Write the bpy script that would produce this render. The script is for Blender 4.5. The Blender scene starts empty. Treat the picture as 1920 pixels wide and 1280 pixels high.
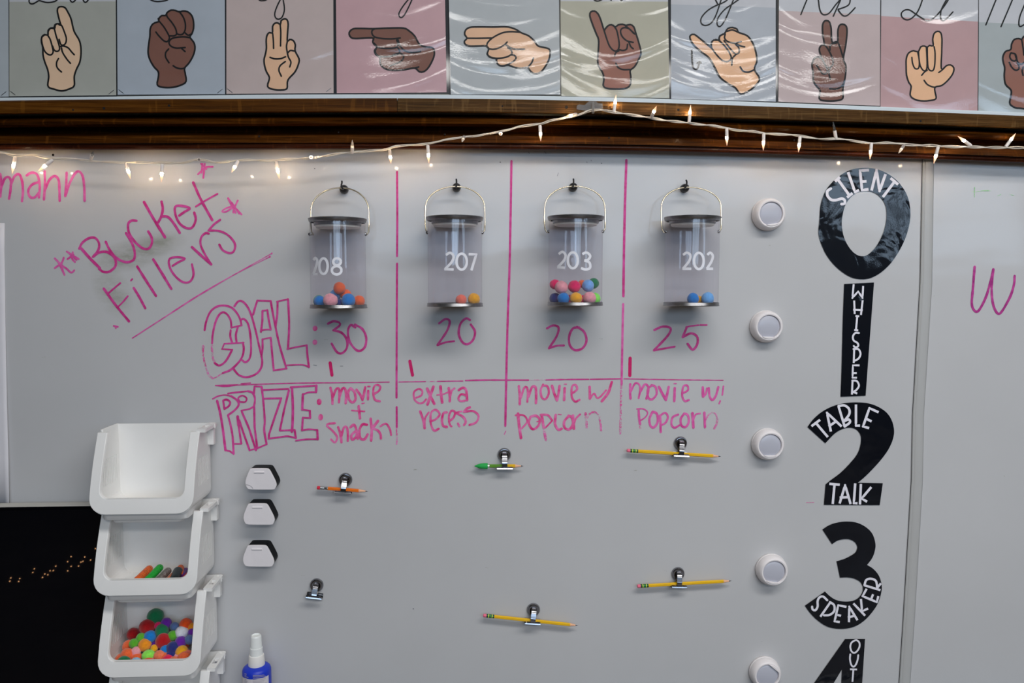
import bpy, bmesh, math, random
from mathutils import Vector, Matrix, noise
from mathutils.geometry import tessellate_polygon
C = bpy.context.scene.collection
SC = bpy.context.scene
PI = math.pi
random.seed(4)

# ---------------------------------------------------------------- camera
F = 1500.0
YAW, PIT, ROL = math.radians(3.318), math.radians(4.048), math.radians(0.096)
DIST = 1.63
EYE = Vector((0.0, -DIST, 1.60))
_fw = Vector((math.sin(YAW)*math.cos(PIT), math.cos(YAW)*math.cos(PIT), -math.sin(PIT)))
_rt = Vector((math.cos(YAW), -math.sin(YAW), 0))
_up = _rt.cross(_fw)
RT = _rt*math.cos(ROL) + _up*math.sin(ROL)
UP = _up*math.cos(ROL) - _rt*math.sin(ROL)
FW = _fw
cam_d = bpy.data.cameras.new('camera'); cam_d.sensor_fit = 'HORIZONTAL'; cam_d.sensor_width = 36
cam_d.lens = 36*F/1920; cam_d.clip_start = 0.02
cam = bpy.data.objects.new('camera', cam_d); C.objects.link(cam)
cam.matrix_world = Matrix(((RT.x, UP.x, -FW.x, EYE.x), (RT.y, UP.y, -FW.y, EYE.y), (RT.z, UP.z, -FW.z, EYE.z), (0, 0, 0, 1)))
SC.camera = cam
SC.view_settings.view_transform = 'Standard'; SC.view_settings.look = 'None'
SC.view_settings.gamma = 1; SC.view_settings.use_curve_mapping = False
SC.view_settings.exposure = 0.0
SC.cycles.use_denoising = True
SC.cycles.max_bounces = 8; SC.cycles.transparent_max_bounces = 16; SC.cycles.caustics_reflective = False; SC.cycles.caustics_refractive = False

# ---------------------------------------------------------------- world and lights
W = bpy.data.worlds.new('world'); SC.world = W; W.use_nodes = True
W.node_tree.nodes['Background'].inputs[0].default_value = (0.62, 0.72, 0.9, 1)
W.node_tree.nodes['Background'].inputs[1].default_value = 0.5
def area(name, loc, rot, sx, sy, power, col):
    l = bpy.data.lights.new(name, 'AREA'); l.shape = 'RECTANGLE'; l.size = sx; l.size_y = sy
    l.energy = power; l.color = col
    o = bpy.data.objects.new(name, l); C.objects.link(o); o.location = loc; o.rotation_euler = rot
    return o
# daylight beyond the windows of the rear wall, and two ceiling luminaires
area('window_daylight', (2.6, -8.2, 2.75), (PI/2, 0, 0), 9.5, 2.9, 430, (0.56, 0.76, 1.0))
area('ceiling_luminaire', (1.0, -1.75, 3.16), (0, 0, 0), 2.6, 0.5, 52, (1.0, 0.985, 0.965))
area('ceiling_luminaire_rear', (1.0, -4.4, 3.16), (0, 0, 0), 3.2, 0.6, 84, (1.0, 0.98, 0.95))

# ---------------------------------------------------------------- helpers
def ray(px, py):
    return (FW + RT*((px-960)/F) + UP*((640-py)/F))
def P(px, py, d=0.0):
    r = ray(px, py); t = (-d - EYE.y)/r.y
    return EYE + r*t
def plane(d): return lambda x, y: P(x, y, d)
def wloc(o):
    v = Vector((0, 0, 0))
    while o: v += o.location; o = o.parent
    return v
def thing(name, label, cat, loc=(0, 0, 0), group=None, rot=None):
    o = bpy.data.objects.new(name, None); C.objects.link(o); o.location = loc; o.empty_display_size = 0.02
    if rot: o.rotation_euler = rot
    o['label'] = label; o['category'] = cat
    if group: o['group'] = group
    return o
def tag(o, label, cat, group=None):
    o['label'] = label; o['category'] = cat
    if group: o['group'] = group
    return o
class MB:
    def __init__(s): s.v = []; s.f = []; s.uv = []
    def add(s, vs, fs, uvs=None):
        n = len(s.v); s.v += [Vector(v) for v in vs]; s.f += [tuple(i+n for i in f) for f in fs]
        s.uv += (uvs if uvs else [(0, 0)]*len(vs)); return s
    def box(s, x0, x1, y0, y1, z0, z1):
        return s.add([(x, y, z) for x in (x0, x1) for y in (y0, y1) for z in (z0, z1)],
            [(0, 1, 3, 2), (4, 6, 7, 5), (0, 4, 5, 1), (2, 3, 7, 6), (0, 2, 6, 4), (1, 5, 7, 3)])
    def loft(s, rings, closed=True, caps=(True, True)):
        n = len(rings[0]); vs = [p for r in rings for p in r]; fs = []
        for i in range(len(rings)-1):
            for j in range(n if closed else n-1):
                k = (j+1) % n; fs.append((i*n+j, i*n+k, (i+1)*n+k, (i+1)*n+j))
        if closed and caps[0]: fs.append(tuple(range(n-1, -1, -1)))
        if closed and caps[1]: fs.append(tuple((len(rings)-1)*n+j for j in range(n)))
        return s.add(vs, fs)
    def lathe(s, prof, o=(0, 0, 0), ax='z', n=32, caps=(True, True)):
        # prof = [(radius, height)], axis z (up) or y (towards the viewer = -y)
        o = Vector(o); rings = []
        for r, h in prof:
            ring = []
            for j in range(n):
                a = 2*PI*j/n; c, q = r*math.cos(a), r*math.sin(a)
                ring.append(o + (Vector((c, q, h)) if ax == 'z' else Vector((c, -h, q)) if ax == 'y' else Vector((h, c, q))))
            rings.append(ring)
        return s.loft(rings, True, caps)
    def tube(s, pts, rad, n=8, caps=True):
        pts = [Vector(p) for p in pts]; rings = []; up = Vector((0.13, 0.3, 0.95))
        for i, p in enumerate(pts):
            t = (pts[min(i+1, len(pts)-1)] - pts[max(i-1, 0)]).normalized()
            a = t.cross(up)
            if a.length < 1e-4: a = t.cross(Vector((1, 0, 0)))
            a.normalize(); b = a.cross(t); up = b
            r = rad[i] if isinstance(rad, (list, tuple)) else rad
            rings.append([p + a*(r*math.cos(2*PI*j/n)) + b*(r*math.sin(2*PI*j/n)) for j in range(n)])
        return s.loft(rings, True, (caps, caps))
    def build(s, name, m, parent=None, smooth=None, local=False, bevel=0, label=None, bseg=2, weld=False):
        off = Vector((0, 0, 0)) if local or not parent else wloc(parent)
        me = bpy.data.meshes.new(name); me.from_pydata([v - off for v in s.v], [], s.f); me.update()
        if any(u != (0, 0) for u in s.uv):
            ul = me.uv_layers.new(name='card')
            for lp in me.loops: ul.data[lp.index].uv = s.uv[lp.vertex_index]
        bm = bmesh.new(); bm.from_mesh(me)
        if weld: bmesh.ops.remove_doubles(bm, verts=bm.verts, dist=1e-5)
        bmesh.ops.recalc_face_normals(bm, faces=bm.faces)
        ys_ = [v.co.y for v in bm.verts]
        if ys_ and max(ys_)-min(ys_) < .0011:      # flat prints: every loose face looks into the room
            fl = [f for f in bm.faces if f.normal.y > .5]
            if len(fl) and not any(abs(f.normal.y) < .5 for f in bm.faces): bmesh.ops.reverse_faces(bm, faces=fl)
        bm.to_mesh(me); bm.free()
        me.materials.append(m)
        o = bpy.data.objects.new(name, me); C.objects.link(o)
        if parent: o.parent = parent
        if bevel:
            b = o.modifiers.new('b', 'BEVEL'); b.width = bevel; b.segments = bseg; b.limit_method = 'ANGLE'; b.angle_limit = 0.6
        if smooth is not None:
            me.polygons.foreach_set('use_smooth', [True]*len(me.polygons))
            me.set_sharp_from_angle(angle=math.radians(smooth))
        if label: o['label'] = label
        return o
def copy_tree(o, parent=None):
    c = o.copy(); C.objects.link(c); c.parent = parent
    for ch in list(o.children): copy_tree(ch, c)
    return c

# colour as the photograph shows it -> base colour under this light
EXPO = 0.60
def lin(c): c /= 255.0; return c/12.92 if c <= 0.04045 else ((c+0.055)/1.055)**2.4
def D(r, g, b, k=1.0):
    c = [lin(v)/EXPO*k for v in (r, g, b)]; m = max(c); s = 0.9/m if m > 0.9 else 1.0
    return tuple(v*s for v in c)
def mat(name, col, rough=0.5, metal=0.0, spec=0.5, coat=0.0, coatr=0.03, alpha=None):
    m = bpy.data.materials.new(name); m.use_nodes = True
    b = m.node_tree.nodes['Principled BSDF']
    b.inputs['Base Color'].default_value = (*col, 1); b.inputs['Roughness'].default_value = rough
    b.inputs['Metallic'].default_value = metal; b.inputs['Specular IOR Level'].default_value = spec
    b.inputs['Coat Weight'].default_value = coat; b.inputs['Coat Roughness'].default_value = coatr
    m.diffuse_color = (*col, 1)
    return m
class N:
    def __init__(s, m): s.t = m.node_tree; s.b = s.t.nodes['Principled BSDF']; s.o = s.t.nodes['Material Output']
    def n(s, k, **kw):
        x = s.t.nodes.new(k)
        for a, v in kw.items(): setattr(x, a, v)
        return x
    def l(s, a, b): s.t.links.new(a, b)
    def coords(s, which='Object', scale=(1, 1, 1), loc=(0, 0, 0), rot=(0, 0, 0)):
        tc = s.n('ShaderNodeTexCoord'); mp = s.n('ShaderNodeMapping')
        mp.inputs['Scale'].default_value = scale; mp.inputs['Location'].default_value = loc; mp.inputs['Rotation'].default_value = rot
        s.l(tc.outputs[which], mp.inputs[0]); return mp.outputs[0]
    def pos(s, scale=(1, 1, 1), loc=(0, 0, 0), rot=(0, 0, 0)):
        g = s.n('ShaderNodeNewGeometry'); mp = s.n('ShaderNodeMapping')
        mp.inputs['Scale'].default_value = scale; mp.inputs['Location'].default_value = loc; mp.inputs['Rotation'].default_value = rot
        s.l(g.outputs['Position'], mp.inputs[0]); return mp.outputs[0]
    def noise(s, vec, scale=5, detail=4, rough=0.55, dist=0):
        x = s.n('ShaderNodeTexNoise'); x.inputs['Scale'].default_value = scale; x.inputs['Detail'].default_value = detail
        x.inputs['Roughness'].default_value = rough; x.inputs['Distortion'].default_value = dist
        s.l(vec, x.inputs['Vector']); return x.outputs['Fac']
    def ramp(s, fac, stops):
        r = s.n('ShaderNodeValToRGB'); e = r.color_ramp.elements
        while len(e) < len(stops): e.new(0.5)
        for i, (p, c) in enumerate(stops): e[i].position = p; e[i].color = (*c, 1) if len(c) == 3 else c
        s.l(fac, r.inputs[0]); return r.outputs[0]
    def mix(s, fac, a, b, mode='MIX'):
        x = s.n('ShaderNodeMix', data_type='RGBA', blend_type=mode)
        for i, v in ((0, fac), (6, a), (7, b)):
            if isinstance(v, (int, float)): x.inputs[i].default_value = v
            elif isinstance(v, tuple): x.inputs[i].default_value = (*v, 1)
            else: s.l(v, x.inputs[i])
        return x.outputs[2]
    def math(s, op, a, b=0.0, c=None):
        x = s.n('ShaderNodeMath', operation=op)
        for i, v in enumerate((a, b, c)):
            if v is None: continue
            if isinstance(v, (int, float)): x.inputs[i].default_value = v
            else: s.l(v, x.inputs[i])
        return x.outputs[0]
    def bump(s, h, dist=0.001, strength=1.0, target='Normal'):
        x = s.n('ShaderNodeBump'); x.inputs['Distance'].default_value = dist; x.inputs['Strength'].default_value = strength
        s.l(h, x.inputs['Height']); s.l(x.outputs[0], s.b.inputs[target]); return x.outputs[0]
def varied(name, col, rough=0.5, amt=0.12, scale=60, **kw):
    m = mat(name, col, rough, **kw); q = N(m)
    f = q.noise(q.coords('Object'), scale, 5)
    q.l(q.ramp(f, [(0.3, tuple(c*(1-amt) for c in col)), (0.7, tuple(min(1, c*(1+amt)) for c in col))]), q.b.inputs['Base Color'])
    return m

# ---- ink strokes and flat prints
def dense(pts, linear, step=1.2):
    out = []
    n = len(pts)
    if linear or n < 3:
        for i in range(n-1):
            a, b = Vector(pts[i]), Vector(pts[i+1]); k = max(1, int((b-a).length/ (step*4)))
            out += [a.lerp(b, j/k) for j in range(k)]
        out.append(Vector(pts[-1])); return out
    q = [Vector(p) for p in pts]
    closed = (q[0]-q[-1]).length < 1e-6
    q = ([q[-2]] if closed else [q[0]*2-q[1]]) + q + ([q[1]] if closed else [q[-1]*2-q[-2]])
    for i in range(1, len(q)-2):
        p0, p1, p2, p3 = q[i-1:i+3]; k = max(2, int((p2-p1).length/step/1.6))
        for j in range(k):
            t = j/k
            out.append(0.5*((2*p1) + (p2-p0)*t + (2*p0-5*p1+4*p2-p3)*t*t + (3*p1-p0-3*p2+p3)*t**3))
    out.append(q[-2]); return out
def stroke(mb, pts, w, proj, linear=False, uvf=None, taper=False, caps=True, wob=0.0, joints=True):
    """pts in photo pixels; a ribbon of width w laid on the surface proj describes"""
    d = dense(pts, linear); n = len(d); h = w/2; vs = []; fs = []; px = []
    for i, p in enumerate(d):
        t = (d[min(i+1, n-1)] - d[max(i-1, 0)])
        t = t.normalized() if t.length > 1e-9 else Vector((1, 0))
        nn = Vector((-t.y, t.x)); hh = h*(1+wob*noise.noise(Vector((p.x*0.09, p.y*0.09, 3.1))))
        if taper: hh *= 0.35+0.65*math.sin(PI*min(1, (i+1)/(n+1)*1.0))
        px += [p+nn*hh, p-nn*hh]
    fs = [(2*i, 2*i+1, 2*i+3, 2*i+2) for i in range(n-1)]
    def disc(c, r, k=8):
        b = len(px)
        px.extend(c + Vector((r*math.cos(2*PI*j/k), r*math.sin(2*PI*j/k))) for j in range(k))
        fs.append(tuple(range(b, b+k)))
    if caps:
        e = h*(0.5 if taper else 1.0)
        disc(d[0], e); disc(d[-1], e)
    if linear and joints:
        for p in pts[1:-1]: disc(Vector(p), h)
    # every piece of ink lies a hair above the one drawn before it, so that none share a plane
    mb.lay = getattr(mb, 'lay', 0) + 1; base = mb.lay*2.4e-5; vs = []
    for i, p in enumerate(px):
        q = proj(p.x, p.y); e = base + (1.6e-5*i/(2*n) if i < 2*n else 2.0e-5 + 1.2e-6*((i-2*n)//8))
        vs.append(Vector((q.x, q.y-e, q.z)))
    mb.add(vs, fs, [uvf(p.x, p.y) for p in px] if uvf else None)
def poly(mb, outer, proj, holes=(), uvf=None):
    loops = [[Vector((x, y, 0)) for x, y in l] for l in (outer, *holes)]
    tr = tessellate_polygon(loops); px = [p for l in loops for p in l]
    mb.add([proj(p.x, p.y) for p in px], [tuple(t) for t in tr], [uvf(p.x, p.y) for p in px] if uvf else None)
def smoothloop(pts): 
    return [tuple(p) for p in dense(list(pts)+[pts[0]], False, 2.0)[:-1]]
def cr(ox, oy, s): return lambda pts: [(ox+x/s, oy+y/s) for x, y in pts]
# ---------------------------------------------------------------- materials
def enamel():
    m = mat('board_enamel', D(160, 161, 163), 0.45, coat=0.42, coatr=0.085, spec=0.3); q = N(m)
    base = q.ramp(q.noise(q.pos((1, 1, 1)), 2.5, 4), [(0.3, D(156, 156, 157)), (0.7, D(161, 161, 162))])
    # worn eraser smudges around the slanted writing
    for px, py, rx, ry, rot, c, k in ((245, 478, 70, 26, -.25, (104, 104, 90), .8), (210, 545, 30, 50, -.4, (112, 112, 98), .65),
                               (300, 455, 45, 22, -.1, (110, 110, 96), .65), (400, 640, 30, 60, 0, (146, 146, 132), .25), (1040, 300, 60, 16, .1, (136, 138, 146), .25)):
        c0 = P(px, py); s = 920.0
        v = q.pos((1, 0, 1)); sub = q.n('ShaderNodeVectorMath', operation='SUBTRACT'); q.l(v, sub.inputs[0]); sub.inputs[1].default_value = (c0.x, 0, c0.z)
        mp = q.n('ShaderNodeMapping', vector_type='TEXTURE'); mp.inputs['Rotation'].default_value = (0, rot, 0); mp.inputs['Scale'].default_value = (rx/s, 1, ry/s)
        q.l(sub.outputs[0], mp.inputs[0])
        ln = q.n('ShaderNodeVectorMath', operation='LENGTH'); q.l(mp.outputs[0], ln.inputs[0])
        f = q.math('SUBTRACT', 1.15, ln.outputs['Value']); nz = q.noise(q.pos((18, 1, 45), rot=(0, rot, 0)), 1.0, 6, .7)
        f = q.math('MULTIPLY', f, q.math('MULTIPLY', q.math('SUBTRACT', nz, 0.30), 3.2))
        mn = q.n('ShaderNodeClamp'); q.l(f, mn.inputs[0])
        base = q.mix(q.math('MULTIPLY', mn.outputs[0], k), base, D(*c))
    q.l(base, q.b.inputs['Base Color'])
    q.bump(q.noise(q.pos(), 9, 2), 0.0004, 0.25)
    cn = q.n('ShaderNodeBump'); cn.inputs['Distance'].default_value = 0.0035; q.l(q.noise(q.pos((2.2, 1, 5)), 1.0, 2), cn.inputs['Height']); q.l(cn.outputs[0], q.b.inputs['Coat Normal'])
    return m
M_board = enamel()
M_strip = varied('strip_plastic', D(147, 147, 146), 0.35, 0.03, 8)
M_wall = varied('wall_paint', D(140, 142, 140), 0.8, 0.04, 3)
M_rear = varied('rear_wall_dark_paint', (0.11, 0.095, 0.08), 0.8, 0.3, 2)
M_ceil = varied('ceiling_paint', (0.72, 0.72, 0.70), 0.9, 0.03, 3)
M_floor = varied('floor_vinyl', (0.14, 0.11, 0.085), 0.4, 0.2, 4)
M_rail = varied('pale_rail_paint', D(172, 180, 184), 0.45, 0.03, 20)
M_tack = varied('tackboard', D(120, 116, 108), 0.9, 0.1, 40)

def wood(name, c_dark, c_mid, c_lite, rough=0.32, seed=0.0, grain=(2.0, 60, 60)):
    m = mat(name, c_mid, rough, spec=0.06, coat=0.03, coatr=0.15); q = N(m)
    v = q.pos(grain, (seed, seed*3, seed*7))
    a = q.noise(v, 3.0, 8, 0.68, 0.35); b = q.noise(q.pos((0.8, 9, 9), (seed, 0, 0)), 3.0, 4)
    cross = q.noise(q.pos((75, 3, 9), (0, 0, seed)), 1.6, 2, 0.5)   # fine ray flecks across the grain
    c = q.ramp(a, [(0.30, c_dark), (0.52, c_mid), (0.72, c_lite)])
    c = q.mix(q.math('MULTIPLY', b, 0.75), c, c_dark)
    c = q.mix(q.ramp(cross, [(0.60, (0, 0, 0)), (0.68, (0.28, 0.28, 0.28))]), c, c_lite)
    q.l(c, q.b.inputs['Base Color'])
    q.bump(a, 0.0009, 0.6)
    return m
WD, WM, WL = (0.005, 0.0014, 0.0003), (0.085, 0.025, 0.0024), (0.22, 0.075, 0.011)
M_wood = wood('dark_stained_wood', WD, WM, WL)
M_wood2 = wood('dark_stained_wood_top', (0.024, 0.008, 0.0008), (0.115, 0.038, 0.0035), (0.23, 0.090, 0.012), 0.38, 2.3)
M_wood3 = wood('greyed_stained_wood', (0.022, 0.010, 0.0025), (0.12, 0.054, 0.011), (0.25, 0.14, 0.048), 0.42, 5.1, (3, 110, 110))
M_woodlow = wood('red_brown_wood', (0.014, 0.003, 0.001), (0.06, 0.014, 0.005), (0.14, 0.045, 0.014), 0.3, 8.2)
M_hole = mat('nail_hole_black', (0.004, 0.003, 0.003), 0.9)

def ink(name, deep, light, breakup=0.0, scale=(55, 1, 55)):
    m = mat(name, deep, 0.45, spec=0.3); q = N(m)
    f = q.noise(q.pos(scale), 1.0, 3, 0.6)
    q.l(q.ramp(f, [(0.34, deep), (0.66, light)]), q.b.inputs['Base Color'])
    if breakup:
        g = q.noise(q.pos((420, 1, 420)), 1.0, 3, 0.6); h = q.noise(q.pos((60, 1, 60), (3, 0, 1)), 1.0, 2)
        a = q.math('GREATER_THAN', q.math('ADD', g, q.math('MULTIPLY', h, 0.5)), 0.61+0.36*breakup)
        q.l(a, q.b.inputs['Alpha'])
    return m
I_main = ink('magenta_marker', D(158, 26, 96), D(180, 66, 134))
I_soft = ink('soft_magenta_marker', D(172, 50, 120), D(188, 92, 150))
I_word = ink('bright_magenta_marker', D(178, 30, 98), D(192, 100, 150))
I_red = ink('fresh_crimson_marker', D(160, 4, 70), D(176, 24, 92))
I_fade = ink('worn_magenta_marker', D(180, 60, 120), D(190, 110, 160), 0.35)
I_thin = ink('dry_magenta_marker', D(178, 70, 128), D(180, 120, 150), 0.15)
I_purple = ink('purple_marker', D(120, 20, 92), D(168, 62, 130))
I_green = ink('faint_green_marker', D(110, 170, 110), D(140, 180, 130), 0.3)
I_grey = mat('grey_speck', D(90, 92, 98), 0.6)

def laminate(name, col, rough=0.06, amt=1.0, seed=0.0, flat=False, dirt=0.04):
    """printed card under a wavy glossy laminate; the waves follow the card's own uv"""
    m = mat(name, col, 0.5, spec=0.2, coat=1.0, coatr=rough); q = N(m)
    q.b.inputs['Coat IOR'].default_value = 1.5
    if not flat:
        f = q.noise(q.pos((9, 1, 9)), 2, 4)
        q.l(q.ramp(f, [(0.3, tuple(c*(1-dirt) for c in col)), (0.7, tuple(c*(1+dirt) for c in col))]), q.b.inputs['Base Color'])
    tc = q.n('ShaderNodeTexCoord'); sp = q.n('ShaderNodeSeparateXYZ'); q.l(tc.outputs['UV'], sp.inputs[0])
    u, v = sp.outputs[0], sp.outputs[1]                     # u 0..1 within the card + 10*index, v metres up
    fr = q.math('FRACT', u); c = q.math('SUBTRACT', fr, 0.5)
    sag = q.math('MULTIPLY', q.math('MULTIPLY', c, c), 0.11)   # the film droops between its staples
    vv = q.math('SUBTRACT', v, sag)
    cb = q.n('ShaderNodeCombineXYZ'); q.l(q.math('MULTIPLY', u, 0.9), cb.inputs[0]); q.l(q.math('MULTIPLY', vv, 16.5), cb.inputs[1])
    n1 = q.noise(cb.outputs[0], 1.0, 1.2, 0.45, 0.3)
    cb2 = q.n('ShaderNodeCombineXYZ'); q.l(q.math('MULTIPLY', u, 60), cb2.inputs[0]); q.l(q.math('MULTIPLY', v, 280), cb2.inputs[1])
    n2 = q.noise(cb2.outputs[0], 1.0, 2, 0.6)
    h = q.math('ADD', q.math('MULTIPLY', n1, 0.0050*amt), q.math('MULTIPLY', n2, 0.00006*amt))
    h = q.math('MULTIPLY', h, q.math('MULTIPLY_ADD', u, 0.036, 0.75))
    h = q.math('MULTIPLY', h, q.math('SUBTRACT', 1.15, q.math('MULTIPLY', v, 2.8)))
    x = q.n('ShaderNodeBump'); x.inputs['Distance'].default_value = 1.0; x.inputs['Strength'].default_value = 1.0
    q.l(h, x.inputs['Height']); q.l(x.outputs[0], q.b.inputs['Coat Normal'])
    return m
def vinyl(name, col):
    m = mat(name, col, 0.4, spec=0.1, coat=0.75, coatr=0.05); q = N(m); q.b.inputs['Coat IOR'].default_value = 1.5
    a = q.noise(q.pos((14, 1, 14)), 1.0, 2, 0.5, 0.6); b = q.noise(q.pos((300, 1, 300)), 1.0, 3)
    h = q.math('ADD', q.math('MULTIPLY', a, 0.0026), q.math('MULTIPLY', b, 0.00004))
    x = q.n('ShaderNodeBump'); x.inputs['Distance'].default_value = 1.0; q.l(h, x.inputs['Height']); q.l(x.outputs[0], q.b.inputs['Coat Normal'])
    return m

# ---------------------------------------------------------------- setting
def struct(mb, name, m, parent=None, **kw):
    o = mb.build(name, m, parent, **kw)
    if not parent: o['kind'] = 'structure'
    return o
struct(MB().box(-5, 6.6, 0.021, 0.12, 0, 3.2), 'wall_front', M_wall)
struct(MB().box(-5.1, -5, -7.1, 0.12, 0, 3.2), 'wall_left', M_wall)
struct(MB().box(6.6, 6.7, -7.1, 0.12, 0, 3.2), 'wall_right', M_wall)
struct(MB().box(-5.1, 6.7, -7.1, 0.12, -0.1, 0), 'floor', M_floor)
struct(MB().box(-5.1, 6.7, -7.1, 0.12, 3.2, 3.3), 'ceiling', M_ceil)
WX0, WX1, WZ0, WZ1 = -1.35, 6.3, 1.78, 3.0
struct(MB().box(-5, 6.6, -7.1, -7, 0, WZ0).box(-5, 6.6, -7.1, -7, WZ1, 3.2).box(-5, WX0, -7.1, -7, WZ0, WZ1).box(WX1, 6.6, -7.1, -7, WZ0, WZ1), 'wall_rear', M_rear)
wf = MB().box(WX0, WX1, -7.08, -7.0, WZ0-.03, WZ0+.03).box(WX0, WX1, -7.08, -7.0, WZ1-.04, WZ1+.02)
for i in range(7):
    x = WX0+(WX1-WX0)*i/6; wf.box(x-.06, x+.06, -7.08, -6.99, WZ0, WZ1)
wf.box(WX0, WX1, -7.07, -7.01, 2.38, 2.42)
bm = bmesh.new()
for cx_, cz_, r_ in ((3.0, 1.8, .62), (3.5, 1.9, .62), (4.0, 1.7, .6), (2.5, 1.7, .55), (4.5, 1.65, .6)):
    g = bmesh.ops.create_icosphere(bm, subdivisions=4, radius=r_)
    for v in g['verts']:
        p = v.co*(1+.45*noise.noise(v.co*5.0+Vector((cx_, 0, cz_)))+.3*noise.noise(v.co*14)); v.co = Vector((p.x+cx_, p.y*.5-7.6, p.z+cz_))
me = bpy.data.meshes.new('tree_foliage'); bm.to_mesh(me); bm.free(); me.materials.append(mat('foliage', (.012, .018, .012), .8))
tr_ = bpy.data.objects.new('tree', me); C.objects.link(tr_); tag(tr_, 'dark tree beyond the classroom windows, seen only mirrored in the glossy numerals', 'tree')
struct(wf, 'window_1', mat('window_paint', (0.6, 0.6, 0.58), 0.5))

def xpoly(pts, ext=0.0):
    """interpolate a photo line through (x,y) pairs"""
    def f(x):
        q = pts
        if x <= q[0][0]: a, b = q[0], q[1]
        elif x >= q[-1][0]: a, b = q[-2], q[-1]
        else:
            for a, b in zip(q, q[1:]):
                if a[0] <= x <= b[0]: break
        return a[1]+(b[1]-a[1])*(x-a[0])/(b[0]-a[0])
    return f
YB = xpoly([tuple(p) for p in dense([(-400, 287), (0, 282), (240, 281.2), (480, 280.5), (720, 280), (960, 281), (1200, 284), (1440, 290), (1730, 299), (1920, 306), (2300, 322)], False, 8)])
YT = xpoly([tuple(p) for p in dense([(-400, 197), (0, 190.5), (215, 188), (480, 186.8), (745, 186), (960, 188), (1200, 193.5), (1440, 201.5), (1700, 210.5), (1920, 219), (2300, 236)], False, 8)])
XS = list(range(-400, 2301, 60))
EDGE = xpoly([(250, 1730.5), (302, 1729.5), (530, 1725), (780, 1710.8), (900, 1708.6), (1030, 1701), (1150, 1694), (1280, 1685.6), (1480, 1670)])  # y -> x
EDGE2 = xpoly([(250, 1753.5), (302, 1752.5), (530, 1749), (780, 1733.5), (900, 1731.5), (1030, 1724), (1150, 1717), (1280, 1708), (1480, 1692)])
def slab(outer, d0, d1):
    mb = MB(); n = len(outer)
    poly(mb, outer, plane(d1)); k = len(mb.v)
    mb.add([P(x, y, d1) for x, y in outer]+[P(x, y, d0) for x, y in outer], [(i, (i+1) % n, n+(i+1) % n, n+i) for i in range(n)])
    return mb
ys = [285, 300, 350, 420, 530, 650, 780, 900, 1030, 1150, 1280, 1480]
left_outer = [(-400, 275), (500, 272), (1000, 272), (1400, 282), (EDGE(288)-.6, 292)] + [(EDGE(y)-.6, y) for y in ys[1:]] + [(-400, 1480)]
board = slab(left_outer, -0.014, 0.0).build('whiteboard', M_board)
tag(board, 'large white enamel whiteboard left of the divider strip, covered in magenta writing', 'whiteboard')
right_outer = [(EDGE2(292)-1.2, 292), (2300, 312), (2300, 1480)] + [(EDGE2(y)-1.2, y) for y in ys[::-1][:-1]]
board2 = slab(right_outer, -0.014, 0.0).build('whiteboard', M_board)
tag(board2, 'white enamel whiteboard right of the divider strip with a purple letter W', 'whiteboard')
# divider strip: a shallow raised plastic profile
mb = MB(); rings = []
for y in [285]+ys[1:]:
    a, b = EDGE(y), EDGE2(y); w = b-a
    rings.append([P(a+w*u, y, d) for u, d in ((0, -.018), (0.02, .003), (0.10, .0045), (0.2, .0035), (0.3, .005), (0.8, .005), (0.92, .003), (1.0, -.018))])
mb.loft(rings)
st = mb.build('trim_2', M_strip, smooth=40); st['kind'] = 'structure'
mb = MB(); rings = []
for y in [285]+ys[1:]: rings.append([P(EDGE(y)-.5, y, 0.0006), P(EDGE(y)+0.4, y, 0.0006)])
mb.loft(rings, closed=False)
mb.build('joint_dark_line', mat('dark_joint', (0.07, 0.07, 0.08), 0.8), st)  # thin dark line along the joint left of the strip

# wooden picture rail above the boards: eight-foot boards and beads, gently bowed
PROF = {
 'moulding_board': [(-.02, -.02), (-.02, .054), (.01, .058), (.235, .058), (.25, .055), (.26, .050), (.26, -.018)],
 'moulding_bead': [(.30, -.017), (.345, -.014), (.352, .036), (.38, .0445), (.43, .049), (.48, .0465), (.52, .038), (.535, .020), (.535, -.015)],
 'moulding_cove': [(.535, -.015), (.535, .006), (.58, -.004), (.64, -.002), (.69, .012), (.715, .033), (.86, .0395), (.868, .0385), (.868, -.015)],
 'moulding_fillet': [(.868, -.015), (.868, .030), (.882, .0335), (.93, .0345), (.975, .032), (1.0, .026), (1.0, -.015)]}
rail = thing('trim_1', 'x', 'x', P(960, 235, 0)); del rail['label']; del rail['category']; rail['kind'] = 'structure'
def moulding(name, m, x0, x1):
    mb = MB(); rings = []
    for x in sorted(set([x0, x1]+[v for v in XS if x0 < v < x1])):
        yt, yb = YT(x), YB(x)
        rings.append([P(x, yt+(yb-yt)*f, d) for f, d in PROF[name]])
    return mb.loft(rings).build(name, m, rail, smooth=28)
moulding('moulding_board', M_wood2, -400, 744.6)
moulding('moulding_board', M_wood3, 745.6, 2300)['label'] = 'greyer right-hand board with open grain'
moulding('moulding_bead', M_wood, -400, 2300)
moulding('moulding_cove', M_wood, -400, 2300)
moulding('moulding_fillet', M_woodlow, -400, 2300)
for x, y, r in ((195, 203, 2.4), (317, 198, 2.2), (1272, 206, 2.4), (1726, 227, 2), (942, 199, 1.6), (1062, 201, 3), (137, 206, 1.6)):
    MB().lathe([(r/950, 0), (r/950, .0004)], P(x, y, .0581), 'y', 10).build('nail_hole', M_hole, rail)
for x, y, r in ((486, 255.5, 1.8), (834, 252, 1.6), (635, 248, 1.4), (1142, 258, 1.6), (1489, 263, 1.6), (1774, 276.5, 1.6)):
    MB().lathe([(r/950, 0), (r/950, .0006)], P(x, y, .0362), 'y', 10).build('nail_hole', M_hole, rail)

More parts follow.
